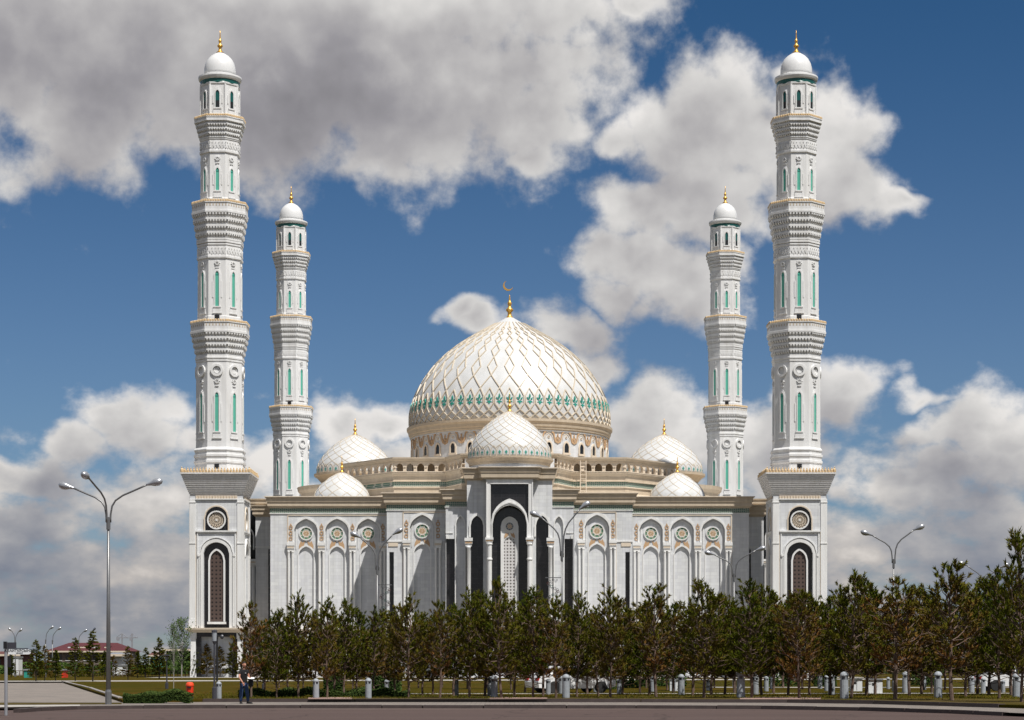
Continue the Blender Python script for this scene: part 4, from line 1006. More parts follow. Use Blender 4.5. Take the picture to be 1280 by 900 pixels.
def small_dome(c, R0, zb, H, N, twist, emb, ringprof, drumr, drumz, fH, fr):
    T = [(0, 1), (.10, 1.0), (.24, .965), (.40, .87), (.56, .735), (.70, .57), (.82, .40), (.91, .24), (.97, .10), (1, .03)]
    RR = lambda h: crom(T, h / H) * R0
    b = MB(); b.lathe([(RR(H * i / 24), zb + H * i / 24) for i in range(25)], 56, c)
    d = mp(b, 'dome', 'dome_tile', smooth=True); ORG[d.name] = ORG[MQ.name]
    m_ = []
    for s in (-1, 1):
        mb = MB(); pts = []
        for i in range(22):
            t = i / 21; pts.append((-pi / 2 + s * twist * (t ** 1.15), H * (emb[1] + (.985 - emb[1]) * t)))
        ribbon(mb, pts, RR, (0, 0), zb, .07 if R0 > 4 else .06, .035); m_.append(mb.build('lattice_rib', 'dome_rib', link=False))
    for k in range(N):
        for q in m_: place(q, 'lattice_rib', d, (c[0], c[1], 0), 2 * pi * k / N)
    if emb[0]:
        mb = MB(); mc = MB(); n = emb[0]; st = 2 * pi / n; eh = H * emb[1]
        for k in range(n):
            th = -pi / 2 + (k + .5) * st
            for s in (-1, 1): ribbon(mc, [(th, eh * 1.35), (th + s * st * .28, eh * 1.1), (th + s * st * .46, eh * .8), (th + s * st * .46, .02)], RR, c, zb, .07, .035)
            for u, z_, hw_, hh_ in ((0, eh * .48, .055, .24), (0, eh * .52, .15, .07)):
                r = RR(z_) + .03; p = Vector((c[0] + r * cos(th), c[1] + r * sin(th), zb + z_)); t_ = Vector((-sin(th), cos(th), 0))
                mb.add([tuple(p - t_ * hw_ - Vector((0, 0, hh_))), tuple(p + t_ * hw_ - Vector((0, 0, hh_))), tuple(p + t_ * hw_ + Vector((0, 0, hh_))), tuple(p - t_ * hw_ + Vector((0, 0, hh_)))], [(0, 1, 2, 3)])
        mp(mc, 'pointed_cell_band', 'dome_rib', d); mp(mb, 'emblem_band', 'teal', d)
    b = MB(); finial(b, c, zb + H * .985, fH, fr); mp(b, 'finial', 'gold', d, True)
    if ringprof:
        b = MB(); b.lathe([(R0 + o, zb + z) for o, z in ringprof], 56, c, cap=False); mp(b, 'dome_cornice', 'tan_stone')
        b = MB(); b.lathe([(drumr, drumz), (drumr, zb + ringprof[0][1])], 48, c, cap=False); mp(b, 'dome_drum', 'white_stone')
    return d
small_dome((0, 251.6), 4.97, 26.15, 5.85, 18, radians(105), (40, .16), [(-.25, -.85), (-.1, -.8), (-.05, -.55), (.2, -.25), (.28, -.2), (.3, 0), (-.1, .02)], 4.75, 24.4, 2.3, .26)
for s in (-1, 1):
    small_dome((s * 20.6, 280), 5.12, 26.95, 5.4, 16, radians(100), (36, .15), [(-.75, -1.15), (-.6, -1.1), (-.1, -.55), (.25, -.35), (.32, -.3), (.35, -.02), (-.1, 0)], 4.5, 22.2, 2.2, .28)
    small_dome((s * 21.1, 264.2), 3.5, 22.3, 3.55, 12, radians(95), (0, .0), None, 0, 0, 2.1, .24)
    b = MB(); b.lathe([(7.0, 22.2), (7.0, 23.5), (7.15, 23.7), (7.2, 24.2), (7.6, 24.6), (7.7, 25.1), (6.0, 25.15)], 64, (s * 20.6, 280)); mp(b, 'tier_ring', 'tan_stone')
# ------------------------------------------------------------------ pines
def tuft(mb, p, ax, ln, nn, rnd, tint, wd=.024):
    ax = ax.normalized(); u = ax.orthogonal().normalized(); v = ax.cross(u)
    for i in range(nn):
        a = rnd.uniform(0, 2 * pi); t = rnd.random(); q = p + ax * ln * t * .75
        sp = rnd.uniform(.45, 1.0)
        d = (ax * (1.0) + (u * cos(a) + v * sin(a)) * sp).normalized()
        e = q + d * ln * rnd.uniform(.45, .75)
        s = d.cross(Vector((rnd.uniform(-1, 1), rnd.uniform(-1, 1), rnd.uniform(-1, 1)))).normalized() * wd
        o = len(mb.v); mb.v += [tuple(q - s), tuple(q + s), tuple(e)]; mb.f.append((o, o + 1, o + 2)); mb.m.append(0); mb.t.append(min(1, max(0, tint + rnd.uniform(-.12, .12))))
def make_pine(seed, H, cb, wid, brown, sparse, lean=.0):
    rnd = random.Random(seed); tr = MB(); cr = MB()
    pts = []; x = y = 0
    for i in range(10):
        t = i / 9; pts.append(Vector((x, y, H * .97 * t))); x += rnd.uniform(-.05, .05) * H / 5 + lean; y += rnd.uniform(-.05, .05)
    tr.tube(pts, [(.060 * (1 - t / 9) ** .9 + .008) * H / 5 for t in range(10)], 7)
    def at(z):
        t = min(8.999, z / (H * .97) * 9); i = int(t); return pts[i].lerp(pts[i + 1], t - i)
    z = cb; k = 0
    while z < H * .93:
        t = (z - cb) / (H - cb); nb = rnd.choice((4, 5, 5)) if t < .7 else rnd.choice((3, 4))
        shape = .70 + .30 * min(1, t / .25) if t < .25 else max(.16, 1 - ((t - .25) / .75) ** 2.0 * .80)
        a0 = rnd.uniform(0, 6.28)
        for j in range(nb):
            if rnd.random() < .08 + sparse * .25 + (.12 if t > .6 else 0): continue
            a = a0 + 2 * pi * j / nb + rnd.uniform(-.45, .45); L = wid / 2 * shape * rnd.uniform(.55, 1.22)
            el = radians(10 + 50 * t + rnd.uniform(-12, 14)); b0 = at(z + rnd.uniform(-.1, .1))
            bp = []
            for q in range(5):
                s = q / 4; e_ = el + s * s * radians(26); bp.append(b0 + Vector((cos(a) * cos(e_) * L * s, sin(a) * cos(e_) * L * s, sin(e_) * L * s + rnd.uniform(-.04, .04))))
            tr.tube(bp, [.027 * (1 - .75 * s / 4) * H / 5 for s in range(5)], 4, cap=False)
            dirv = (bp[-1] - bp[-2]).normalized(); inner = max(0, 1 - t * 1.1)
            tint = rnd.uniform(.05, .4) + brown * (.35 + .35 * inner)
            n0 = 17
            tuft(cr, bp[-1] - dirv * .12, (dirv * .5 + Vector((0, 0, .8))), .32, n0 + 6, rnd, tint * .7)
            dens = 7.6 - 3.2 * t
            nt = int((1.5 + L * dens) * (1 - .35 * sparse))
            for q in range(nt):
                s = rnd.uniform(.15 + .2 * t, 1) ** .8 * 4; i = min(3, int(s)); p = bp[i].lerp(bp[i + 1], s - i)
                sa = a + rnd.choice((-1, 1)) * rnd.uniform(.4, 1.5); sl_ = rnd.uniform(.12, .52) * (.45 + .5 * L)
                tip = p + Vector((cos(sa), sin(sa), rnd.uniform(-.1 + .5 * t, .8))) * sl_
                if rnd.random() < .7: tr.tube([p, tip], [.015, .008], 3, cap=False)
                tt = tint + (.25 * brown if s < 2 else 0)
                tuft(cr, tip - (tip - p).normalized() * .15, (tip - p).normalized() * .6 + Vector((0, 0, .5)), .25, n0, rnd, tt)
                if rnd.random() < .35 * (1 - t): tuft(cr, p, (tip - p) + Vector((0, 0, .3)), .26, 9, rnd, tt + .12)
        z += rnd.uniform(.22, .36) * (1 + .25 * sparse + .25 * t) * H / 5.2; k += 1
    tuft(cr, at(H * .92), Vector((0, 0, 1)), .42, 24, rnd, brown * .2); tuft(cr, at(H * .84), Vector((.2, 0, 1)), .34, 18, rnd, brown * .2)
    # bare dead twigs under the crown
    for i in range(5):
        a = rnd.uniform(0, 6.28); zz = cb * rnd.uniform(.55, 1.0); b0 = at(zz); L = rnd.uniform(.4, wid * .3)
        tr.tube([b0, b0 + Vector((cos(a) * L * .6, sin(a) * L * .6, .1)), b0 + Vector((cos(a) * L, sin(a) * L, .25 * L))], [.018, .012, .006], 3, cap=False)
    tm = tr.build('trunk', 'pine_bark', link=False); cm = cr.build('crown', 'pine_needles', link=False)
    return tm, cm, H
VAR = [make_pine(11, 5.0, .95, 2.7, .45, .0), make_pine(12, 5.0, 1.05, 2.5, .65, .15), make_pine(13, 5.0, .85, 3.0, .30, .0),
       make_pine(14, 5.2, 1.2, 2.5, .75, .45, .01), make_pine(15, 5.0, 1.0, 3.1, .5, .2, -.01), make_pine(16, 5.4, 1.3, 2.3, .95, .7),
       make_pine(17, 5.2, .9, 2.6, .12, .0), make_pine(18, 5.0, .9, 3.0, .92, .25)]
RT = random.Random(77)
def tree(kind, name, px, base, top, label, cat, group, wsc=1.0, bark=None, vs=None, sx=None):
    Y = gy(base); X = wx(px, Y); tm, cm, H = (vs or VAR)[kind]
    s = (wz(top, Y) - PZ) / (H * 1.045)
    r = empty(name, (X, Y, PZ), label, cat, group)
    for me, nm in ((tm, 'trunk'), (cm, 'crown')):
        o = place(me, nm, r, (X, Y, PZ), RT.uniform(0, 6.28) if False else 0)
    r.rotation_euler.z = RT.uniform(0, 6.28); r.scale = (s * wsc, s * wsc, s)
    return r
PG = 'pines planted in rows along the pavement'
FRONT = [ # px, base, top, kind, width scale, label
 (314, 872.3, 745, 5, .95, 'thin brownish pine with a nearly bare top behind the walking man'),
 (346, 872.0, 766, 2, .95, 'low green pine just right of the thin bare topped pine by the man'),
 (373, 871.8, 741, 0, .95, 'tall pointed pine between the man and the leftmost kerbside bollard of the pine row'),
 (409, 872.2, 750, 1, .95, 'pine just right of the leftmost bollard of the pine row'),
 (430, 871.5, 745, 6, .95, 'dark green double tipped pine before the third arch of the left wing'),
 (467, 871.0, 762, 1, 1.0, 'low brownish pine beside the bollard under the lamp post of the left wing'),
 (511, 872.4, 744, 0, 1.05, 'tall green topped pine before the left projecting bay of the facade'),
 (550, 872.5, 748, 3, .95, 'brown topped leaning pine before the dark slit left of the portal'),
 (587, 872.3, 738, 0, 1.0, 'pine before the dark arched window left of the portal'),
 (627, 872.5, 724, 4, .95, 'tall pine with a bare pinkish trunk beside the bollard below the portal'),
 (666, 872.0, 739, 2, .95, 'green pine directly below the right column of the portal'),
 (695, 872.3, 748, 1, 1.05, 'orange brown pine just left of the bollard nearest the parked white car'),
 (721, 871.0, 736, 6, .9, 'dark green pine behind the bollard nearest the parked white car'),
 (763, 872.2, 734, 0, 1.0, 'pine with a thin pointed leader before the right projecting bay'),
 (820, 872.3, 727, 3, 1.15, 'broad open topped pine before the first arch of the right wing'),
 (880, 872.4, 731, 2, 1.1, 'wide green pine before the third arch of the right wing'),
 (940, 872.6, 720, 6, 1.1, 'tall dark green pine behind the big pale bollard below the right end of the wing'),
 (999, 873.0, 741, 7, 1.15, 'rust red pine directly below the front right minaret'),
 (1064, 872.8, 716, 4, 1.0, 'tall pine behind the scratched bollard just right of the front right minaret'),
 (1119, 874.0, 711, 5, 1.3, 'brown thin topped pine directly below the double lamp at the right'),
 (1190, 875.6, 697, 3, 1.2, 'big open topped pine left of the far right double lamp'),
 (1277, 877.6, 672, 2, .85, 'tallest pine, cut by the right edge of the picture'),
 (1249, 873.0, 704, 6, .9, 'tall dark green pine behind the far right double lamp'),
]
for px, ba, tp, kd, ws, lb in FRONT: tree(kd, 'pine_tree', px, ba, tp, lb, 'pine tree', PG, ws)
SHORT = [(296, 'walking man'), (314, 'bare topped pine'), (346, 'low green pine'), (373, 'tall pointed pine'), (409, 'leftmost bollard pine'), (430, 'double tipped pine'), (467, 'low brownish pine'),
 (511, 'green topped pine'), (550, 'leaning brown pine'), (587, 'left window pine'), (627, 'pink trunked pine'), (666, 'right column pine'), (695, 'orange brown pine'), (721, 'white car pine'), (763, 'thin leader pine'),
 (820, 'broad open topped pine'), (880, 'wide green pine'), (940, 'tall dark pine'), (999, 'rust red pine'), (1064, 'scratched bollard pine'), (1119, 'brown thin topped pine'), (1190, 'big open topped pine'), (1249, 'rightmost lamp pine'), (1277, 'tallest edge pine')]
BACK = [(331, 867, 778, 0), (360, 866, 772, 2), (394, 867, 768, 1), (418, 868, 762, 0), (446, 868, 764, 2), (484, 867, 766, 4), (494, 870, 764, 2), (528, 869.5, 766, 0), (541, 868, 770, 1), (567, 870, 752, 6), (606, 869.8, 745, 2), (643, 870.5, 748, 0), (656, 866, 756, 4), (679, 870, 746, 1), (708, 866, 758, 2), (734, 867, 760, 0), (748, 870.3, 764, 4), (778, 868, 756, 2), (800, 867, 758, 0), (812, 869, 750, 6), (842, 866, 757, 2), (866, 869.5, 752, 1), (889, 869.5, 742, 6), (906, 868.5, 748, 2), (918, 866, 748, 0), (952, 869, 738, 2), (967, 867, 742, 1), (985, 869.5, 744, 6), (1012, 870, 746, 2), (1038, 869, 742, 6), (1052, 867, 732, 0), (1083, 869.5, 728, 2), (1094, 868, 734, 1), (1137, 869.5, 730, 3), (1152, 868, 738, 2), (1165, 866, 740, 6), (1207, 870.5, 734, 2), (1222, 868, 726, 0), (1236, 868.5, 728, 2), (1264, 869, 716, 6)]
rx = random.Random(99); px_ = 322
while px_ < 1290:
    BACK.append((px_, round(rx.uniform(858.5, 864), 1), round(792 - (px_ - 320) / 960 * 42 + rx.uniform(-8, 8)), rx.choice((0, 2, 6, 2)))); px_ += rx.randint(24, 34)
gaps = {}
for bt in BACK:
    i = max(j for j in range(len(SHORT)) if SHORT[j][0] <= bt[0]); gaps.setdefault(i, []).append(bt)
for i, L in gaps.items():
    L.sort()
    for j, (px, ba, tp, kd) in enumerate(L):
        tree(kd, 'pine_tree', px, ba, tp, ('first', 'second', 'third', 'fourth', 'fifth', 'sixth', 'seventh')[j] + ' dark rear pine to the right of the ' + SHORT[i][1], 'pine tree', 'pines of the rear rows', 1.12)
# ------------------------------------------------------------------ young spruces, larch and birch
def make_spruce(seed, H, wid, brown, loose=.0):
    rnd = random.Random(seed); tr = MB(); cr = MB()
    tr.tube([(0, 0, 0), (.03, 0, H * .5), (0, 0, H)], [.07, .045, .01], 6)
    z = .45
    while z < H * .98:
        t = (z - .45) / (H - .45); L = wid / 2 * (1 - t) ** .85 * rnd.uniform(.75, 1.15) + .06
        for j in range(6 if t < .7 else 4):
            if rnd.random() < loose: continue
            a = rnd.uniform(0, 6.28); l = L * rnd.uniform(.7, 1.15); e = Vector((cos(a) * l, sin(a) * l, l * rnd.uniform(.0, .35)))
            p0 = Vector((0, 0, z)); tr.tube([p0, p0 + e], [.015, .006], 3, cap=False)
            n = int(3 + l * 6)
            for q in range(n):
                s = rnd.uniform(.2, 1.0); tuft(cr, p0 + e * s, e + Vector((rnd.uniform(-.3, .3), rnd.uniform(-.3, .3), .1)), .24, 9, rnd, rnd.uniform(0, .35) + brown, .04)
        z += rnd.uniform(.13, .2)
    tuft(cr, Vector((0, 0, H - .2)), Vector((0, 0, 1)), .3, 14, rnd, brown, .03)
    return tr.build('trunk', 'dark_bark', link=False), cr.build('crown', 'pine_needles', link=False), H
def make_birch(seed, H, wid):
    rnd = random.Random(seed); tr = MB(); cr = MB()
    tr.tube([(0, 0, 0), (.05, 0, H * .5), (0, 0, H * .95)], [.06, .04, .01], 6)
    for i in range(80):
        t = rnd.uniform(.2, .97); a = rnd.uniform(0, 6.28); L = wid / 2 * sin(pi * min(1, (t - .1) * 1.05)) * rnd.uniform(.5, 1.1) + .1
        p0 = Vector((0, 0, H * t * .95)); p1 = p0 + Vector((cos(a) * L, sin(a) * L, L * 1.3)); tr.tube([p0, p1], [.014, .004], 3, cap=False)
        for q in range(16):
            p = p0.lerp(p1, rnd.uniform(.3, 1.1)) + Vector([rnd.uniform(-.16, .16) for _ in range(3)]); s = rnd.uniform(.05, .09)
            u = Vector([rnd.uniform(-1, 1) for _ in range(3)]).normalized(); v = u.orthogonal().normalized()
            cr.add([tuple(p - u * s), tuple(p + v * s * .7), tuple(p + u * s), tuple(p - v * s * .7)], [(0, 1, 2, 3)]); cr.t.append(rnd.uniform(.3, 1))
    return tr.build('trunk', 'birch_bark', link=False), cr.build('crown', 'bush_leaf', link=False), H
SV = [make_spruce(31, 4.6, 2.0, .22), make_spruce(32, 4.4, 1.7, .08), make_spruce(33, 4.5, 2.1, .5, .25), make_spruce(34, 5.0, 2.3, .18, .15)]
BV = [make_birch(41, 5.5, 2.2)]
SP = [
 (45, 851.5, 798, 0, 'tall brown green spruce nearest the street name sign'), (56, 851.2, 805, 2, 'thin reddish larch like tree leaning against the spruce by the street name sign'),
 (69.5, 851.0, 811, 1, 'small bright green spruce left of the red roofed building'), (94, 851.2, 795, 3, 'dark spruce before the left half of the red roof'),
 (116, 851.6, 786, 3, 'tallest dark spruce of the left lawn, tip above the red roof'), (131, 848.5, 812, 1, 'green spruce just left of the triple lamp post'),
 (142, 847.5, 818, 2, 'short spruce just right of the triple lamp post'), (160, 849.8, 806, 2, 'reddish brown spruce at the right end of the red roof'),
 (172, 847.5, 812, 1, 'small green spruce right of the red roofed building'), (182, 847.0, 808, 0, 'slim spruce between the red roof and the dark warehouse'),
 (199, 848.5, 795, 0, 'tall slim spruce left of the bluish birch'), (244, 846.5, 800, 1, 'dark spruce at the left foot of the front left minaret'),
 (258.5, 846.5, 803, 2, 'brown spruce before the white panel at the foot of the front left minaret'), (275, 846.5, 806, 2, 'sparse spruce behind the park lantern'),
 (291, 847.5, 802, 0, 'dark spruce at the right foot of the front left minaret'), (14, 847, 815, 1, 'green spruce behind the street name sign post'), (304, 846.5, 806, 1, 'small spruce behind the head of the walking man')]
for px, ba, tp, kd, lb in SP: tree(kd, 'spruce_tree', px, ba, tp, lb, 'spruce tree', 'young trees on the left lawn', 1.1, vs=SV)
tree(0, 'birch_tree', 217, 861.5, 776, 'thin birch on the left lawn beside the low disc lamp', 'birch tree', 'young trees on the left lawn', .55, vs=BV)
tree(0, 'birch_tree', 227, 847.5, 770, 'tall loose bluish green birch left of the front left minaret', 'birch tree', 'young trees on the left lawn', 1.0, vs=BV)

# ------------------------------------------------------------------ hedges, bushes, grass
def leafmass(name, m, boxes, n, s0, label, cat, seed=3, kind=None):
    rnd = random.Random(seed); mb = MB()
    vol = [abs((x1 - x0) * (y1 - y0) * (z1 - z0)) for x0, x1, y0, y1, z0, z1 in boxes]; tot = sum(vol)
    for bx, v_ in zip(boxes, vol):
        x0, x1, y0, y1, z0, z1 = bx
        for i in range(int(n * v_ / tot)):
            f = rnd.random(); p = Vector((rnd.uniform(x0, x1), rnd.uniform(y0, y1), rnd.uniform(z0, z1)))
            if f < .45: p.y = y0 + rnd.uniform(-.03, .06)
            elif f < .7: p.z = z1 + rnd.uniform(-.08, .05)
            p.z += .07 * sin(p.x * 2.1 + p.y) + .05 * sin(p.x * 5.3)
            s = rnd.uniform(.6, 1.2) * s0; u = Vector([rnd.uniform(-1, 1) for _ in range(3)]).normalized(); v = u.orthogonal().normalized()
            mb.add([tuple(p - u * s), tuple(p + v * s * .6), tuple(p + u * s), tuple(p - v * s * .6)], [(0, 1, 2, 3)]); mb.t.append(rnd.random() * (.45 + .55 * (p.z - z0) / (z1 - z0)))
    o = mb.build(name, m, pivot=((boxes[0][0] + boxes[0][1]) / 2, boxes[0][2], boxes[0][4]))
    tag(o, label, cat, kind=kind); return o
hy = gy(879.3, 0)
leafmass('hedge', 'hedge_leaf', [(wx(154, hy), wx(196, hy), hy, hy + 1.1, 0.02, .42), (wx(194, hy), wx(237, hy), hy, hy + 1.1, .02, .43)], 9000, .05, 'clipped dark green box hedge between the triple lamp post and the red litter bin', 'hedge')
hy = gy(871.6)
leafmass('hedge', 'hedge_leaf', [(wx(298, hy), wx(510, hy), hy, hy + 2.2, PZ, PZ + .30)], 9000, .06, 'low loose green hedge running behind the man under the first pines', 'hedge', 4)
for i, (p0, p1, ba, hgt, lb) in enumerate(((405, 428, 862, .75, 'green shrub between the two leftmost kerbside bollards'), (775, 812, 860, 2.0, 'bright green shrub seen under the pines right of the parked white car'),
        (815, 858, 858, 2.0, 'leafy green shrub left of the white utility box below the right wing'), (958, 1000, 858, 2.2, 'dark green shrub below the rust red pine'), (1018, 1046, 858, 1.6, 'dark green shrub behind the scratched bollard'),
        (465, 500, 864, 1.0, 'green shrub behind the second kerbside bollard'), (1140, 1170, 857, 1.8, 'green shrub under the big open topped pine'), (745, 770, 862, 1.3, 'green shrub at the right end of the parked white car'))):
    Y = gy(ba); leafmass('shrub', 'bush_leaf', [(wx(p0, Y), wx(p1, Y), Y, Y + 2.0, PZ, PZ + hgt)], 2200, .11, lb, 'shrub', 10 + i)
rnd = random.Random(8); mb = MB()
for i in range(26000):
    px = rnd.uniform(235, 1290); Y = rnd.uniform(94.5, 112) if px < 1000 else rnd.uniform(88, 112)
    if i % 3 == 0: Y = rnd.uniform(92, 96)
    x = wx(px, Y)
    if mnoise.noise(Vector((x * .5, Y * .5, 0))) < -.05: continue
    kx = P2[-1][0]
    h_ = rnd.uniform(.03, .10); a = rnd.uniform(0, 6.28); d = Vector((cos(a), sin(a), 0)) * .015
    lean = Vector((rnd.uniform(-.04, .04), rnd.uniform(-.04, .04), 0)); yk = 89.6 if px < 960 else 89.6 - (px - 960) / 330 * 13
    if Y < yk + 1.2: continue
    mb.add([(x - d.x, Y - d.y, PZ), (x + d.x, Y + d.y, PZ), (x + lean.x, Y + lean.y, PZ + h_)], [(0, 1, 2)]); mb.t.append(rnd.uniform(.2, .8))
tag(mb.build('grass_blades', 'pine_needles', pivot=(0, 95, PZ)), 'short tufts of green and dry grass growing between the pines', 'grass', kind='stuff')

# ------------------------------------------------------------------ bollards
def make_bollard():
    r = empty('bollard', (0, 0, 0), 'x', 'bollard', 'grey concrete bollard lights')
    b = MB(); b.lathe([(.165, 0), (.17, .05), (.165, .75)], 14); b.build('post', 'bollard_grey', r, smooth=False)
    b = MB(); b.lathe([(.12, .74), (.12, .9)], 12); b.build('lens', 'bollard_dark', r)
    for i in range(4):
        a = pi / 4 + i * pi / 2; b = MB(); b.box(.13 * cos(a) - .03, .13 * cos(a) + .03, .13 * sin(a) - .03, .13 * sin(a) + .03, .74, .9)
        b.build('spacer', 'bollard_grey', r)
    b = MB(); b.lathe([(.165, .88), (.175, .92), (.155, .98), (.10, 1.04), (.03, 1.07)], 14); b.build('cap', 'bollard_grey', r)
    return r
BO = [(273.5, 873.8, 22, 'small bollard beside the foot of the park lantern near the red bin'), (395, 872.6, 24.5, 'leftmost bollard of the pine row, standing before the lowest tree gap right of the man'),
 (460.5, 873, 25.5, 'second bollard of the pine row, below the lamp of the left wing'), (483.5, 868.7, 19.5, 'short bollard set back behind the second kerbside one'),
 (617.8, 871.8, 27.5, 'bollard in front of the pink trunked pine below the portal'), (612.8, 869.6, 23.5, 'bollard half hidden behind the one below the portal'),
 (570, 869.5, 21, 'bollard hidden behind pine trunks left of the portal'), (707.5, 872.6, 30, 'bollard before the white car, nearer one of the pair'), (702, 867.5, 23, 'bollard before the white car, farther one of the pair'),
 (685.3, 868.2, 20, 'bollard at the left end of the white car'), (744.5, 865.2, 18, 'bollard at the right end of the white car'), (774, 867.5, 19, 'short bollard set back under the pine with the thin leader'),
 (815.8, 864.6, 21, 'slim bollard behind the broad open topped pine'), (851.6, 868.6, 26, 'bollard with a round cap left of the wide green pine'), (842, 864, 16, 'bollard just left of the round capped one below the right wing'),
 (885, 863.2, 15, 'bollard just right of the wide green pine'), (926, 872.4, 34, 'big pale bollard left of the tall dark green pine'), (944.3, 868, 25, 'slim bollard right of the tall dark green pine, nearest it'),
 (957.8, 864.2, 19, 'bollard left of the rust red pine, second behind the tall dark pine'), (964.8, 861.3, 15, 'farthest small bollard left of the rust red pine'),
 (1025, 860.8, 19, 'first bollard right of the rust red pine'), (1033.4, 863.8, 20, 'second bollard right of the rust red pine'), (1039.4, 868.4, 27, 'third and darkest bollard right of the rust red pine'),
 (1055.3, 873.5, 34, 'big scratched bollard right of the front right minaret'), (1110.3, 861.3, 15, 'pale bollard right of the white utility box'), (1132, 866.3, 27, 'bollard behind the brown thin topped pine'),
 (1155, 862, 17, 'small bollard set back right of the brown thin topped pine'), (1172.6, 872.2, 33, 'bollard left of the big open topped pine at the right'), (1214.6, 866.2, 22, 'first bollard right of the big open topped pine'),
 (1229, 866.8, 20, 'second bollard right of the big open topped pine'), (1270.3, 871.6, 30, 'bollard at the foot of the tallest pine'), (1254, 866, 16, 'small bollard just left of the tallest pine')]
bp = make_bollard()
for i, (px, ba, hp, lb) in enumerate(BO):
    o = bp if i == 0 else copy_tree(bp); Y = gy(ba); o.location = (wx(px, Y), Y, PZ + (0.004 if Y < 95 else 0)); s = hp / F * Y / 1.07; o.scale = (s, s, s); o['label'] = lb; o.rotation_euler.z = RT.uniform(0, 6)

# ------------------------------------------------------------------ street lamps
def make_lamp(H, arms, label, loc, deco=False, r0=.12, zj=None):
    r = empty('street_lamp', loc, label, 'street lamp', 'tall steel street lamps'); O = ORG[r.name]
    def L(mb, nm, m, sm=True, par=None): return mb.build(nm, m, par or r, smooth=sm) if not par else mb.build(nm, m, par, smooth=sm)
    zj = zj or H * .80
    def W_(mb): mb.v = [(x + O.x, y + O.y, z + O.z) for x, y, z in mb.v]; return mb
    b = MB(); b.tube([(0, 0, 0), (0, 0, zj)], [r0, r0 * .45], 10); W_(b).build('pole', 'lamp_metal', r, smooth=True)
    b = MB(); b.lathe([(r0 * 1.25, 0), (r0 * 1.25, .5), (r0, .6)], 10); b.lathe([(r0 * .8, zj - .45), (r0 * .8, zj + .05)], 10); W_(b).build('collar', 'lamp_metal', r)
    for (dx, dy, z1, bend) in arms:
        b = MB(); pts = []; TB = [(.03, -.12), (.03, 0), (.035, .12), (.07, .36), (.16, .53), (.35, .68), (.6, .80), (.8, .90), (1, 1)]
        for u_, v_ in TB: pts.append((dx * u_ + (.04 if dx > 0 else -.04) * (1 - u_), dy * u_, zj + (z1 - zj) * v_))
        b.tube(pts, [.038] * 9, 7); W_(b).build('arm', 'lamp_metal', r, smooth=True)
        d = Vector((dx, dy, (z1 - zj) * .30)).normalized(); p = Vector(pts[-1])
        b = MB(); pr = [(.03, -.1), (.055, 0), (.08, .12), (.145, .28), (.155, .42), (.12, .55), (.03, .62)]
        b.lathe([(a, z) for a, z in pr], 12); M_ = d.to_track_quat('Z', 'Y').to_matrix()
        b.v = [tuple(M_ @ Vector(v) + p) for v in b.v]; hd = W_(b).build('lamp_head', 'lamp_head', r, smooth=True)
        b = MB(); b.blob((0, 0, 0), (.10, .15, .06), nu=10, nv=4); q = p + d * .38 + Vector((0, 0, -.10))
        M2 = Vector((d.x, d.y, 0)).normalized(); rz = atan2(M2.y, M2.x) + pi / 2
        b.v = [(x * cos(rz) - y * sin(rz) + q.x, x * sin(rz) + y * cos(rz) + q.y, z + q.z + (d.z * 0)) for x, y, z in b.v]
        W_(b).build('lens', 'lamp_lens', hd, smooth=True)
    if deco:
        b = MB(); b.box(-.85 if deco < 0 else 0, 0 if deco < 0 else .85, -.02, .02, deco_z - .02, deco_z + .02)
        s = -1 if deco < 0 else 1
        W_(b).build('bracket', 'lamp_metal', r)
        b = MB(); rr = random.Random(3)
        for i in range(26):
            z = deco_z - .12 - i * .085; x = s * (.45 + .25 * sin(i * .7)); ring_mb(b, x, z, .05, .075, -.02, .02, (0, 0, 1, 0, 2)[i % 5], 8); ring_mb(b, s * (.45 - .2 * cos(i * .9)), z, .03, .05, -.02, .02, 0, 6)
        W_(b).build('light_decoration', ['lamp_metal', 'far_brick', 'dark_teal'], r)
    return r
deco_z = 0
Y = 84.6; k_ = Y / F
make_lamp(9.0, [((89 - 135.5) * k_, .3, wz(609, Y), 1.7), ((186 - 135.5) * k_, -.2, wz(606, Y), 1.7), ((123 - 135.5) * k_, -1.9, wz(603, Y), 1.6)], 'tallest steel street lamp with three curved arms at the left kerb', (wx(135.5, Y), Y, 0), r0=.105, zj=wz(648, Y))
for (px, xl, yl, xr, yr, yj, Y, lab, dc) in (
   (471.5, 450, 671.5, 492, 667.5, 708, 121, 'double armed street lamp with a coloured hanging decoration before the left wing', 1),
   (702.3, 676, 646.5, 725, 636, 690, 108, 'double armed street lamp before the portal right side window', -1),
   (917.5, 892, 693, 946, 687.5, 718, 137, 'double armed street lamp before the right end of the right wing', 0),
   (1117, 1089, 668.5, 1143, 662, 700, 117, 'double armed street lamp above the brown thin topped pine', 0),
   (1231, 1208, 706.5, 1251, 709, 738, 150, 'double armed street lamp between the two rightmost tall pines', 0)):
    k_ = Y / F; deco_z = wz(731 if dc > 0 else 722, Y) - PZ
    make_lamp(9, [((xl - px) * k_, 0, wz(yl, Y) - PZ, 1.7), ((xr - px) * k_, 0, wz(yr, Y) - PZ, 1.5)], lab, (wx(px, Y), Y, PZ), dc, .085, wz(yj, Y) - PZ)
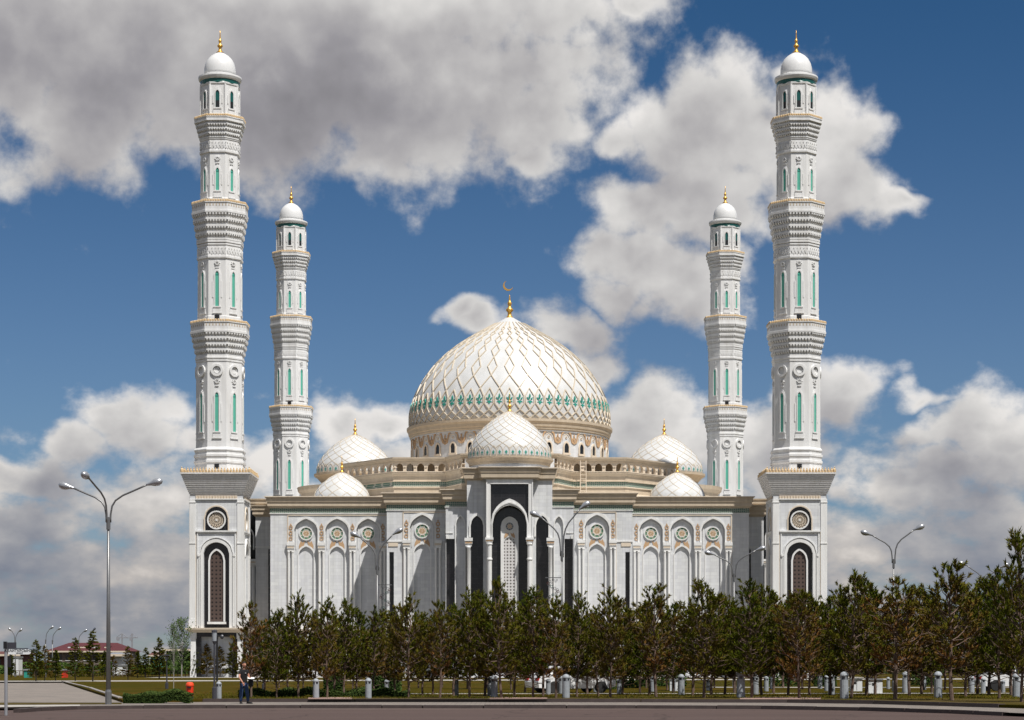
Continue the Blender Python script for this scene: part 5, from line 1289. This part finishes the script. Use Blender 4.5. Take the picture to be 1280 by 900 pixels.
for (px, y0, heads, Y, lab) in ((19, 846, ((-4, 789), (4, 790)), 260, 'distant double street lamp above the street name sign'), (57, 846, ((5, 786.5),), 255, 'distant single armed lamp, left one of the pair behind the spruces'),
   (65.5, 846, ((6, 787.5),), 265, 'distant single armed lamp, right one of the pair behind the spruces'), (98, 846, ((6, 790),), 270, 'distant single armed lamp before the left part of the red roof'), (112, 846, ((3.5, 789),), 280, 'distant single armed lamp behind the tallest dark spruce')):
    k_ = Y / F; zt = wz(heads[0][1], Y)
    make_lamp(9, [(dx * k_, 0, wz(yy_, Y), 1.5) for dx, yy_ in heads], lab, (wx(px, Y), Y, 0), 0, .09, zt * .78)
# park lanterns
def lantern(px, ba, top, label, kind):
    Y = gy(ba); X = wx(px, Y); H = wz(top, Y) - PZ; r = empty('park_lantern', (X, Y, PZ), label, 'lantern', 'park lanterns on posts')
    def T(mb): mb.v = [(x + X, y + Y, z + PZ) for x, y, z in mb.v]; return mb
    b = MB(); b.lathe([(.10, 0), (.10, H * .17), (.045, H * .18), (.036, H * .80)], 10); T(b).build('post', 'sign_grey', r)
    if kind == 0:
        b = MB(); b.lathe([(.05, H * .80), (.09, H * .84), (.10, H * .845)], 10); b.lathe([(.125, H * .975), (.125, H), (.04, H * 1.01)], 10); T(b).build('housing', 'sign_grey', r)
        b = MB(); b.lathe([(.09, H * .845), (.11, H * .975)], 10); T(b).build('lens', 'bollard_grey', r)
    else:
        b = MB(); b.lathe([(.04, H * .8), (.04, H * .95), (.36, H * .965), (.38, H * .985), (.05, H)], 14); T(b).build('disc_cap', 'sign_grey', r)
        b = MB(); b.lathe([(.10, H * .86), (.11, H * .95)], 10); T(b).build('lens', 'bollard_grey', r)
lantern(268, 874, 788, 'tall park lantern with a square looking head right of the red litter bin', 0)
lantern(329.5, 863.5, 814, 'low park lantern just right of the walking man', 0)
lantern(208.5, 861, 818.5, 'low park lamp with a flat disc cap on the left lawn', 1)
# camera pole
Y = gy(851.5); X = wx(271.3, Y); r = empty('camera_pole', (X, Y, PZ), 'thin black pole with a small camera arm right behind the tall park lantern', 'pole')
b = MB(); b.tube([(X, Y, PZ), (X, Y, wz(793, Y))], .09, 8); b.build('pole', 'sign_black', r)
b = MB(); b.box(X, X + .45, Y - .05, Y + .05, wz(794.5, Y), wz(794, Y)); b.blob((X + .45, Y, wz(796, Y)), (.18, .18, .22)); b.build('camera', 'sign_grey', r)
# litter bins
def bin_(px, ba, top, label, m1_, m2_):
    Y = gy(ba, 0); X = wx(px, Y); H = wz(top, Y); r = empty('litter_bin', (X, Y, 0), label, 'litter bin')
    b = MB(); b.tube([(X + .12, Y + .05, 0), (X + .12, Y + .05, H * .5)], .03, 6); b.build('post', 'sign_grey', r)
    b = MB(); b.lathe([(.11, H * .26), (.145, H * .30), (.165, H * .80)], 16, (X, Y)); b.build('body', m1_, r, smooth=False)
    b = MB(); b.lathe([(.18, H * .80), (.18, H * .85), (.16, H * .93), (.11, H * .985), (.03, H)], 16, (X, Y)); b.build('lid', m2_, r)
    b = MB(); b.box(X - .08, X + .08, Y - .19, Y - .12, H * .70, H * .76); b.build('slot', 'sign_black', r)
bin_(237.3, 877.3, 852.5, 'bright red litter bin with an orange lid at the end of the hedge', 'red_plastic', 'orange_plastic')
bin_(670.5, 867, 849, 'round blue and orange litter bin seen between the trunks left of the white car', 'blue_plastic', 'blue_plastic')

# street name sign
Y = gy(890.5, 0); X = wx(7.5, Y); r = empty('street_sign', (X, Y, 0), 'street name sign with white and grey plates on a pale pole at the left edge', 'sign')
k_ = Y / F
b = MB(); b.tube([(X, Y, -.1), (X, Y, wz(803, Y))], .055, 10); b.build('pole', 'lamp_head', r)
b = MB(); b.box(X - .03, X + .04, Y - .25, Y + .02, wz(811, Y), wz(802, Y)); b.build('edge_plate', 'sign_black', r)
b = MB(); b.box(wx(9.5, Y), wx(20.5, Y), Y - .04, Y, wz(811, Y), wz(803, Y)); gp = b.build('grey_plate', 'sign_grey', r)
b = MB(); b.box(wx(10.2, Y), wx(13.9, Y), Y - .03, Y + .01, wz(834, Y), wz(820, Y)); b.build('black_plate', 'sign_black', r)
b = MB(); x0, x1, z0, z1 = wx(10.5, Y), wx(39, Y), wz(818, Y), wz(811.6, Y); rr = (z1 - z0) / 2
P = [(x0, z0)] + [(x1 - rr + rr * sin(pi * i / 10), (z0 + z1) / 2 - rr * cos(pi * i / 10)) for i in range(11)] + [(x0, z1)]
b.prism(P, Y - .05, Y - .01); wp = b.build('white_plate', 'sign_white', r)
b = MB(); b.box(x0 - .05, x1 - .1, Y - .03, Y + .0, z1 + .01, z1 + .04); b.build('bracket', 'sign_grey', r)
def text(body, size, x, z, y, parent, m, align='CENTER'):
    cu = bpy.data.curves.new('lettering', 'FONT'); cu.body = body; cu.size = size; cu.align_x = align; cu.extrude = .002; cu.resolution_u = 2; cu.offset = size * .02
    o = bpy.data.objects.new('lettering', cu); COL.objects.link(o); cu.materials.append(MATS[m]); o.parent = parent
    pw = ORG[parent.name]; o.location = (x - pw.x, y - pw.y, z - pw.z); o.rotation_euler = (pi / 2, 0, 0)
    bpy.context.view_layer.update(); me = bpy.data.meshes.new_from_object(o.evaluated_get(bpy.context.evaluated_depsgraph_get())); lo_ = o.location.copy(); bpy.data.objects.remove(o)
    o = bpy.data.objects.new('lettering', me); COL.objects.link(o); o.parent = parent; o.location = lo_; o.rotation_euler = (pi / 2, 0, 0); return o
text('А.БАЙТҰРСЫНОВ', .118, (x0 + x1) / 2, z0 + .085, Y - .053, wp, 'sign_black'); text('КӨШЕСІ', .055, (x0 + x1) / 2, z0 + .025, Y - .053, wp, 'sign_black')

# ------------------------------------------------------------------ far left: houses, crane
def house(name, px0, px1, ytop, yeave, Y, dep, label, roof, wallm, hip=.25, win=0, rows=1):
    x0, x1 = wx(px0, Y), wx(px1, Y); ze, zt = wz(yeave, Y), wz(ytop, Y); r = empty(name, ((x0 + x1) / 2, Y, -.1), label, 'building')
    b = MB(); b.box(x0 + .6, x1 - .6, Y, Y + dep, -.16, ze); b.build('wall', wallm, r)
    b = MB(); h_ = (x1 - x0) * hip
    V = [(x0, Y - .8, ze), (x1, Y - .8, ze), (x1, Y + dep + .8, ze), (x0, Y + dep + .8, ze), (x0 + h_, Y + dep * .42, zt), (x1 - h_, Y + dep * .42, zt)]
    b.add(V, [(0, 1, 5, 4), (1, 2, 5), (2, 3, 4, 5), (3, 0, 4), (3, 2, 1, 0)]); rf = b.build('roof', roof, r)
    b = MB(); b.box(x0 - .1, x1 + .1, Y - .95, Y - .8, ze - .35, ze + .05); b.build('eaves', 'tan_light', r)
    if win:
        hgt = (ze - .5) / rows
        for q in range(rows):
            for i in range(win):
                cx_ = x0 + (x1 - x0) * (i + .5) / win; zb_ = ze - 1.0 - q * 3.2
                w_ = (x1 - x0) / win * .28; b = MB(); b.box(cx_ - w_, cx_ + w_, Y - .06, Y + .02, zb_ - 1.5, zb_); wi = b.build('window', 'dark_glass', r)
                b = MB(); b.box(cx_ - w_ - .1, cx_ + w_ + .1, Y - .16, Y - .0, zb_ - 1.65, zb_ - 1.5); b.build('sill', 'white_trim', wi)
    return r, rf, (x0, x1, ze, zt)
r, rf, (x0, x1, ze, zt) = house('red_roofed_building', 57, 159, 803, 813.8, 560, 22, 'long two storey building with a maroon hipped roof behind the left lawn', 'roof_maroon', 'far_wall', .20, 9, 2)
for i in range(4):
    cx_ = x0 + (x1 - x0) * (.28 + .15 * i); b = MB(); b.box(cx_ - .9, cx_ + .9, 563, 568, ze + .5, ze + 1.35); b.build('dormer', 'roof_maroon', rf)
    b = MB(); b.box(cx_ - .8, cx_ + .8, 562.9, 563, ze + .7, ze + 1.15); b.build('skylight', 'tan_light' if i % 2 else 'sign_white', rf)
b = MB(); b.box(x0 + 11, x1 - 11, 563.5, 575, ze + 1.4, zt + .5); b.build('roof_ridge_block', 'roof_maroon', rf)
house('brick_building', -30, 26, 814, 818, 420, 14, 'low reddish brick building behind the street name sign', 'far_brick', 'far_brick', .02, 5, 1)
house('warehouse', 204, 241, 808, 811.5, 420, 16, 'dark low warehouse left of the front left minaret foot', 'sign_grey', 'hedge_leaf', .45)
house('shed', 186, 200, 815, 819, 600, 10, 'small far shed with a teal and red roof beside the slim spruce', 'far_brick', 'teal', .1, 2, 1)
house('shed', 136, 156, 815.5, 818, 380, 8, 'pale grey shed in front of the right end of the red roofed building', 'lamp_head', 'white_stone', .02)
for (px0, px1, yt, Y, lb, m) in ((16, 23, 822, 300, 'white container left of the spruce by the sign', 'sign_white'), (141, 156, 832, 300, 'white low booth right of the triple lamp post', 'sign_white'), (77.2, 79.3, 838, 240, 'small red kiosk box between the spruces', 'red_plastic'), (30, 34, 838, 240, 'small green waste container by the street sign', 'teal')):
    b = MB(); x0, x1 = wx(px0, Y), wx(px1, Y); z1 = wz(yt, Y); r = empty('kiosk_box', ((x0 + x1) / 2, Y, 0), lb, 'box')
    b.box(x0, x1, Y, Y + 2.5, -.1, z1); b.build('body', m, r); b = MB(); b.box(x0 - .1, x1 + .1, Y - .1, Y + 2.6, z1, z1 + .15); b.build('roof', 'lamp_head', r)
# tower cranes far away
for (px, yt, jl, jr, lb) in ((152.5, 797, -7, 8, 'far tower crane right of the triple lamp post, left one'), (165, 797, -3, 7, 'far tower crane above the reddish brown spruce, right one')):
    Y = 1500; k_ = Y / F; X = wx(px, Y); H = wz(yt, Y); r = empty('tower_crane', (X, Y, 0), lb, 'crane', 'cranes on the horizon')
    b = MB(); b.box(X - .5, X + .5, Y - .5, Y + .5, 0, H + 3); b.build('mast', 'crane_metal', r)
    b = MB(); b.box(X + jl * k_, X + jr * k_, Y - .4, Y + .4, H - .5, H + .3); b.tube([(X, Y, H + 3), (X + jr * k_ * .8, Y, H + .3)], .15, 4); b.tube([(X, Y, H + 3), (X + jl * k_, Y, H + .3)], .15, 4); b.build('jib', 'crane_metal', r)
    b = MB(); b.box(X + jl * k_, X + jl * k_ + 2, Y - .6, Y + .6, H - 2.2, H - .5); b.build('counterweight', 'crane_metal', r)
# distant tree line
bx = []; rr = random.Random(21)
for i in range(48):
    px = -60 + i * 29 + rr.uniform(-6, 6); Y = rr.uniform(330, 410); w_ = rr.uniform(2, 5); bx.append((wx(px, Y) - w_, wx(px, Y) + w_, Y, Y + 3, 0, rr.uniform(.8, 2.2)))
o = leafmass('distant_bushes', 'bush_leaf', bx, 26000, .28, 'low line of far bushes and trees along the horizon', 'bushes', 5, 'stuff')
# low pale fence line across the far lawn
Y = 262; r = empty('low_railing', (wx(60, Y), Y, PZ), 'long low metal railing across the far side of the left lawn', 'railing')
b = MB()
for i in range(58):
    x = wx(20 + i * 4.6, Y); b.box(x - .04, x + .04, Y - .04, Y + .04, 0, .9)
b.build('post_row', 'pine_bark', r)['kind'] = 'stuff'; b = MB(); b.box(wx(20, Y), wx(284, Y), Y - .03, Y + .03, .82, .9); b.box(wx(20, Y), wx(284, Y), Y - .03, Y + .03, .4, .45); b.build('rail', 'pine_bark', r)

# ------------------------------------------------------------------ cars and utility boxes behind the pines
def car(px, ba, rz, label):
    Y = gy(ba); X = wx(px, Y); r = empty('parked_car', (X, Y, PZ), label, 'car', 'white cars parked behind the pines'); O = ORG[r.name]
    def T(mb): mb.v = [(x + X, y + Y, z + PZ) for x, y, z in mb.v]; return mb
    P = [(-2.2, .35), (-2.25, .62), (-2.1, .80), (-1.2, .92), (1.35, .95), (2.1, .90), (2.25, .6), (2.2, .3), (1.75, .26), (1.62, .55), (1.05, .55), (.92, .26), (-.95, .26), (-1.08, .55), (-1.65, .55), (-1.78, .26)]
    b = MB(); b.prism(P[::-1], -.82, .82); T(b).build('body', 'car_white', r)
    b = MB()
    lo = [(-1.25, .92), (-.55, 1.40), (.9, 1.42), (1.75, .94)]; 
    V = [(x, s * (.78 if z < 1 else .62), z) for s in (-1, 1) for x, z in lo]; b.add(V, [(0, 1, 2, 3)[::-1], (4, 5, 6, 7), (1, 5, 6, 2), (0, 4, 5, 1), (3, 2, 6, 7)]); cb_ = T(b).build('cabin', 'car_white', r)
    b = MB()
    for s in (-1, 1):
        for a in ([(-1.02, .97), (-.5, 1.33), (.15, 1.35), (.15, .97)], [(.22, .97), (.22, 1.35), (.85, 1.35), (1.45, .97)]):
            b.add([(x, s * (.795 if z < 1 else .66), z) for x, z in a], [(0, 1, 2, 3)])
    b.add([(-1.18, -.68, .98), (-1.18, .68, .98), (-.60, .56, 1.36), (-.60, -.56, 1.36)], [(0, 1, 2, 3)]); b.add([(1.70, -.68, .99), (1.70, .68, .99), (.98, .56, 1.37), (.98, -.56, 1.37)], [(0, 1, 2, 3)])
    for v_ in range(8): pass
    T(b).build('window', 'dark_glass', cb_)
    for sx in (-1.36, 1.34):
        for sy in (-.80, .80):
            b = MB(); b.lathe([(.20, -.1), (.31, -.1), (.32, 0), (.31, .1), (.20, .1)], 18); b.v = [(x + sx, z + sy, y + .32) for x, y, z in b.v]; wh = T(b).build('wheel', 'tyre', r)
            b = MB(); b.lathe([(.02, -.09), (.2, -.09), (.2, .09), (.02, .09)], 12); b.v = [(x + sx, z + sy, y + .32) for x, y, z in b.v]; T(b).build('rim', 'lamp_head', wh)
    for s in (-1, 1):
        b = MB(); b.box(2.15, 2.24, s * .62 - .17, s * .62 + .17, .66, .82); T(b).build('tail_light', 'tail_red', r); b = MB(); b.box(-2.23, -2.12, s * .62 - .17, s * .62 + .17, .6, .74); T(b).build('headlight', 'lamp_lens', r)
    r.rotation_euler.z = rz; return r
car(713, 866.5, radians(205), 'white car parked behind the trunks right of the portal bollards')
car(1268, 863.5, radians(185), 'white car at the right edge behind the tallest pine')
for px, ba, w_, h_, lb in ((1094.5, 867, 4.3, 17, 'white utility box with a dark slot between trunks right of the scratched bollard'), (1071, 864, 3.4, 15, 'smaller white utility box directly right of the scratched bollard'), (842.5, 863.7, 2.4, 14, 'white utility box beside the round capped bollard')):
    Y = gy(ba); X = wx(px, Y); s = Y / F; r = empty('utility_box', (X, Y, PZ), lb, 'utility box', 'white utility boxes in the park'); w_ *= s * 2; h_ *= s
    b = MB(); b.box(X - w_, X + w_, Y, Y + .7, PZ, PZ + h_); b.build('cabinet', 'sign_white', r)
    b = MB(); b.box(X - w_ - .04, X + w_ + .04, Y - .05, Y + .75, PZ + h_, PZ + h_ + .06); b.build('lid', 'lamp_head', r)
    b = MB(); b.box(X - .01, X + .01, Y - .01, Y, PZ + .05, PZ + h_ - .05); b.build('door_gap', 'sign_black', r); b = MB(); b.box(X - w_ * .5, X - w_ * .1, Y - .012, Y, PZ + h_ * .6, PZ + h_ * .78); b.build('vent', 'sign_black', r)

# ------------------------------------------------------------------ walking man
def skin_obj(name, verts, edges, radii, m, parent, loc, sub=2, root=0):
    me = bpy.data.meshes.new(name); me.from_pydata([tuple(v) for v in verts], edges, []); me.materials.append(MATS[m])
    o = place(me, name, parent, loc); o.location = Vector(loc) - ORG[parent.name]
    md = o.modifiers.new('skin', 'SKIN'); md.use_smooth_shade = True
    sk = me.skin_vertices[0].data
    for i, rr_ in enumerate(radii): sk[i].radius = rr_ if isinstance(rr_, tuple) else (rr_, rr_); sk[i].use_root = (i == root)
    s_ = o.modifiers.new('sub', 'SUBSURF'); s_.levels = sub; s_.render_levels = sub
    return o
Y = gy(879.6, 0); PXM = 305.5; X = wx(PXM, Y); k_ = Y / F
man = empty('person', (X, Y, 0), 'man in a black polo shirt and blue jeans walking on the pavement holding white papers', 'person')
L0 = (X, Y, 0)
def q(px, py, dy=0): return Vector(((px - PXM) * k_, dy, (879.6 - py) * k_))
# joints read off the figure: pelvis, chest, neck, head; he strides towards the right
pel, chest, neck, headc = q(304.6, 853.5), q(304.6, 841), q(304.9, 836.6), q(305.2, 833)
shR, shL = q(300.4, 838.8, .02), q(309.6, 838.8, -.04)
elR, wrR = q(299.4, 846.4, -.12), q(304.2, 853.4, -.22)
elL, wrL = q(311.2, 846.0, -.05), q(312.0, 847.6, -.30)
hipR, hipL = q(302.9, 855.6), q(307.2, 855.6)
knR, knL = q(301.6, 866.4, -.03), q(309.6, 866.6, -.10)
anR, anL = q(300.9, 876.8, .02), q(310.2, 876.2, -.02)
toR, toL = q(302.4, 879.0, -.16), q(313.4, 878.9, -.08)
hv = [pel, pel.lerp(chest, .5), chest, neck, neck + Vector((.005, -.01, .05)), shR, elR, wrR, shL, elL, wrL, hipR, knR, anR, hipL, knL, anL]
he = [(0, 1), (1, 2), (2, 3), (3, 4), (2, 5), (5, 6), (6, 7), (2, 8), (8, 9), (9, 10), (0, 11), (11, 12), (12, 13), (0, 14), (14, 15), (15, 16)]
hr = [(.13, .10), (.115, .09), (.13, .10), .058, .055, .055, .042, .030, .055, .042, .030, .085, .058, .042, .085, .058, .042]
skin_obj('body', hv, he, hr, 'skin', man, L0)
# head with a face
b = MB(); HC = q(305.3, 831.0, -.02)
n1, n2 = 16, 12; vs = []
yaw = radians(38)       # looks towards the right
for i in range(n2 + 1):
    a = -pi / 2 + pi * i / n2
    for j in range(n1):
        t = 2 * pi * j / n1; x, y, z = .077 * cos(a) * cos(t), .098 * cos(a) * sin(t), .122 * sin(a)
        if z < -.03: x *= 1 - (-.03 - z) * 2.6; y *= 1 - (-.03 - z) * 1.3
        if y < -.05: y = -.05 - (-.05 - y) * .8
        if y < -.06 and abs(x) < .03 and -.035 < z < .01: y -= .022
        if y < -.05 and .012 < abs(x) < .055 and .0 < z < .04: y += .012
        vs.append((x, y, z))
b.add(vs, [(i * n1 + j, i * n1 + (j + 1) % n1, (i + 1) * n1 + (j + 1) % n1, (i + 1) * n1 + j) for i in range(n2) for j in range(n1)])
for s in (-1, 1): b.blob((s * .08, .0, -.005), (.012, .022, .032), nu=6, nv=4)
b.blob((0, -.098, -.012), (.012, .016, .020), nu=6, nv=4)
def TH(mb): mb.v = [(x * cos(yaw) - y * sin(yaw) + HC.x + X, x * sin(yaw) + y * cos(yaw) + HC.y + Y, z + HC.z) for x, y, z in mb.v]; return mb
hd = TH(b).build('head', 'skin', man, smooth=True)
b = MB()
for s in (-1, 1): b.blob((s * .032, -.083, .022), (.014, .006, .006), nu=6, nv=4); b.blob((s * .034, -.086, .040), (.02, .006, .004), nu=6, nv=3)
TH(b).build('eyes_and_brows', 'hair', hd)
b = MB(); b.blob((0, -.083, -.052), (.024, .008, .006), nu=8, nv=4); TH(b).build('mouth', 'tail_red', hd)
b = MB(); vs2 = []
for (x, y, z) in vs:
    keep = z > .05 or (y > .03 and z > -.04)
    vs2.append((x * 1.10, y * 1.10 + .006, z * 1.10 + .006) if keep else (x * .9, y * .9, z * .9))
b.add(vs2, [(i * n1 + j, i * n1 + (j + 1) % n1, (i + 1) * n1 + (j + 1) % n1, (i + 1) * n1 + j) for i in range(n2) for j in range(n1)]); TH(b).build('hair', 'hair', hd, smooth=True)
# clothes
shirt_v = [pel + Vector((0, 0, -.09)), pel.lerp(chest, .5), chest, neck + Vector((0, 0, -.05)), shR, shR.lerp(elR, .62), shL, shL.lerp(elL, .62)]
skin_obj('polo_shirt', shirt_v, [(0, 1), (1, 2), (2, 3), (2, 4), (4, 5), (2, 6), (6, 7)], [(.165, .13), (.155, .12), (.165, .125), (.07, .065), .082, .070, .082, .070], 'shirt_black', man, L0)
b = MB(); b.lathe([(.085, 0), (.080, .02), (.068, .035)], 12); b.v = [(x + neck.x + X, y + neck.y + Y, z + neck.z - .03) for x, y, z in b.v]; b.build('collar', 'shirt_black', man)
c_ = q(307.6, 841.5, -.15); b = MB(); b.box(c_.x + X - .025, c_.x + X + .025, c_.y + Y, c_.y + Y + .03, c_.z, c_.z + .018); b.build('chest_logo', 'sign_white', man)
jv = [pel + Vector((0, 0, -.02)), hipR, knR, anR + Vector((0, 0, -.02)), hipL, knL, anL + Vector((0, 0, -.02))]
skin_obj('jeans', jv, [(0, 1), (1, 2), (2, 3), (0, 4), (4, 5), (5, 6)], [(.14, .11), .105, .078, .066, .105, .078, .066], 'jeans', man, L0)
for a, t in ((anR, toR), (anL, toL)):
    b = MB(); d = (t - a); d.z = 0; ag = atan2(d.y, d.x)
    for (u, r3, zz) in ((-.02, (.06, .05, .05), .055), (.06, (.09, .05, .045), .045), (.14, (.075, .052, .035), .035)):
        b.blob((a.x + cos(ag) * u + X, a.y + sin(ag) * u + Y, zz), r3, nu=10, nv=6, rz=ag)
    b.box(-.06, .21, -.045, .045, .0, .02); b.v[-8:] = [(x * cos(ag) - y * sin(ag) + a.x + X, x * sin(ag) + y * cos(ag) + a.y + Y, z) for x, y, z in b.v[-8:]]
    b.build('shoe', 'shoe_black', man, smooth=False)
def hand(wr, dirv, name, curl):
    d = dirv.normalized(); up = Vector((0, -1, 0)); side = d.cross(up).normalized(); up = side.cross(d)
    V = [wr, wr + d * .045, wr + d * .085]; E = [(0, 1), (1, 2)]; Rr = [(.024, .018), (.036, .016), (.038, .014)]
    b = MB(); b.tube([tuple(v) for v in V], [.026, .034, .030], 8)
    for i, (o_, l_) in enumerate(((-.03, .062), (-.01, .075), (.011, .07), (.030, .055))):
        p0 = V[2] + side * o_; p1 = p0 + d * l_ * .45 + up * curl * .01; p2 = p1 + (d * (1 - curl) + up * curl).normalized() * l_ * .32; p3 = p2 + (d * (1 - 1.6 * curl) + up * curl * 1.4).normalized() * l_ * .26
        b.tube([tuple(v) for v in (p0 - d * .01, p0, p1, p2, p3)], [.009, .0095, .009, .008, .006], 6)
    t0 = V[0] + d * .02 + side * -.022; t1 = t0 + (d * .6 - side).normalized() * .035; t2 = t1 + (d - side * .2 + up * .4).normalized() * .035
    b.tube([tuple(v) for v in (t0, t1, t2)], [.013, .011, .008], 6)
    b.v = [(x + X, y + Y, z) for x, y, z in b.v]; b.build(name, 'skin', man, smooth=True)
hand(wrR, Vector((.5, -.35, -.8)), 'hand', .35); hand(wrL, Vector((.8, -.5, .05)), 'hand', .7)
hp = wrL + Vector((.085, -.06, -.005))
pp = empty('papers', (X + hp.x, Y + hp.y, hp.z), 'small sheaf of white papers held in the left hand of the walking man', 'papers')
b = MB()
for i in range(3): 
    o_ = len(b.v); b.box(-.11, .15, -.10, .10, .006 * i - .002, .006 * i + .002); an = .25 * (i - 1); b.v[o_:] = [(x * cos(an) - y * sin(an) + X + hp.x, x * sin(an) + y * cos(an) + Y + hp.y, z + hp.z + .28 * y) for x, y, z in b.v[o_:]]
b.build('sheet', 'paper', pp)
b = MB(); jc = wrL + Vector((.07, -.02, 0)); jk = empty('folded_jacket', (X + jc.x, Y + jc.y, jc.z), 'black jacket folded over the left forearm of the walking man', 'jacket')
for i in range(5): b.blob((X + jc.x - .05 + .035 * i, Y + jc.y + .012 * (i % 2), jc.z - .19 - .015 * (i % 3)), (.045, .055, .19 - .02 * abs(i - 2)), nu=8, nv=6)
b.blob((X + jc.x + .02, Y + jc.y, jc.z - .04), (.12, .07, .05), nu=10, nv=5); b.build('cloth', 'shirt_black', jk, smooth=True)
for o in (pp, jk): pass
S.render.film_transparent = False
S.cycles.max_bounces = 6; S.cycles.transparent_max_bounces = 4
bpy.context.view_layer.update()
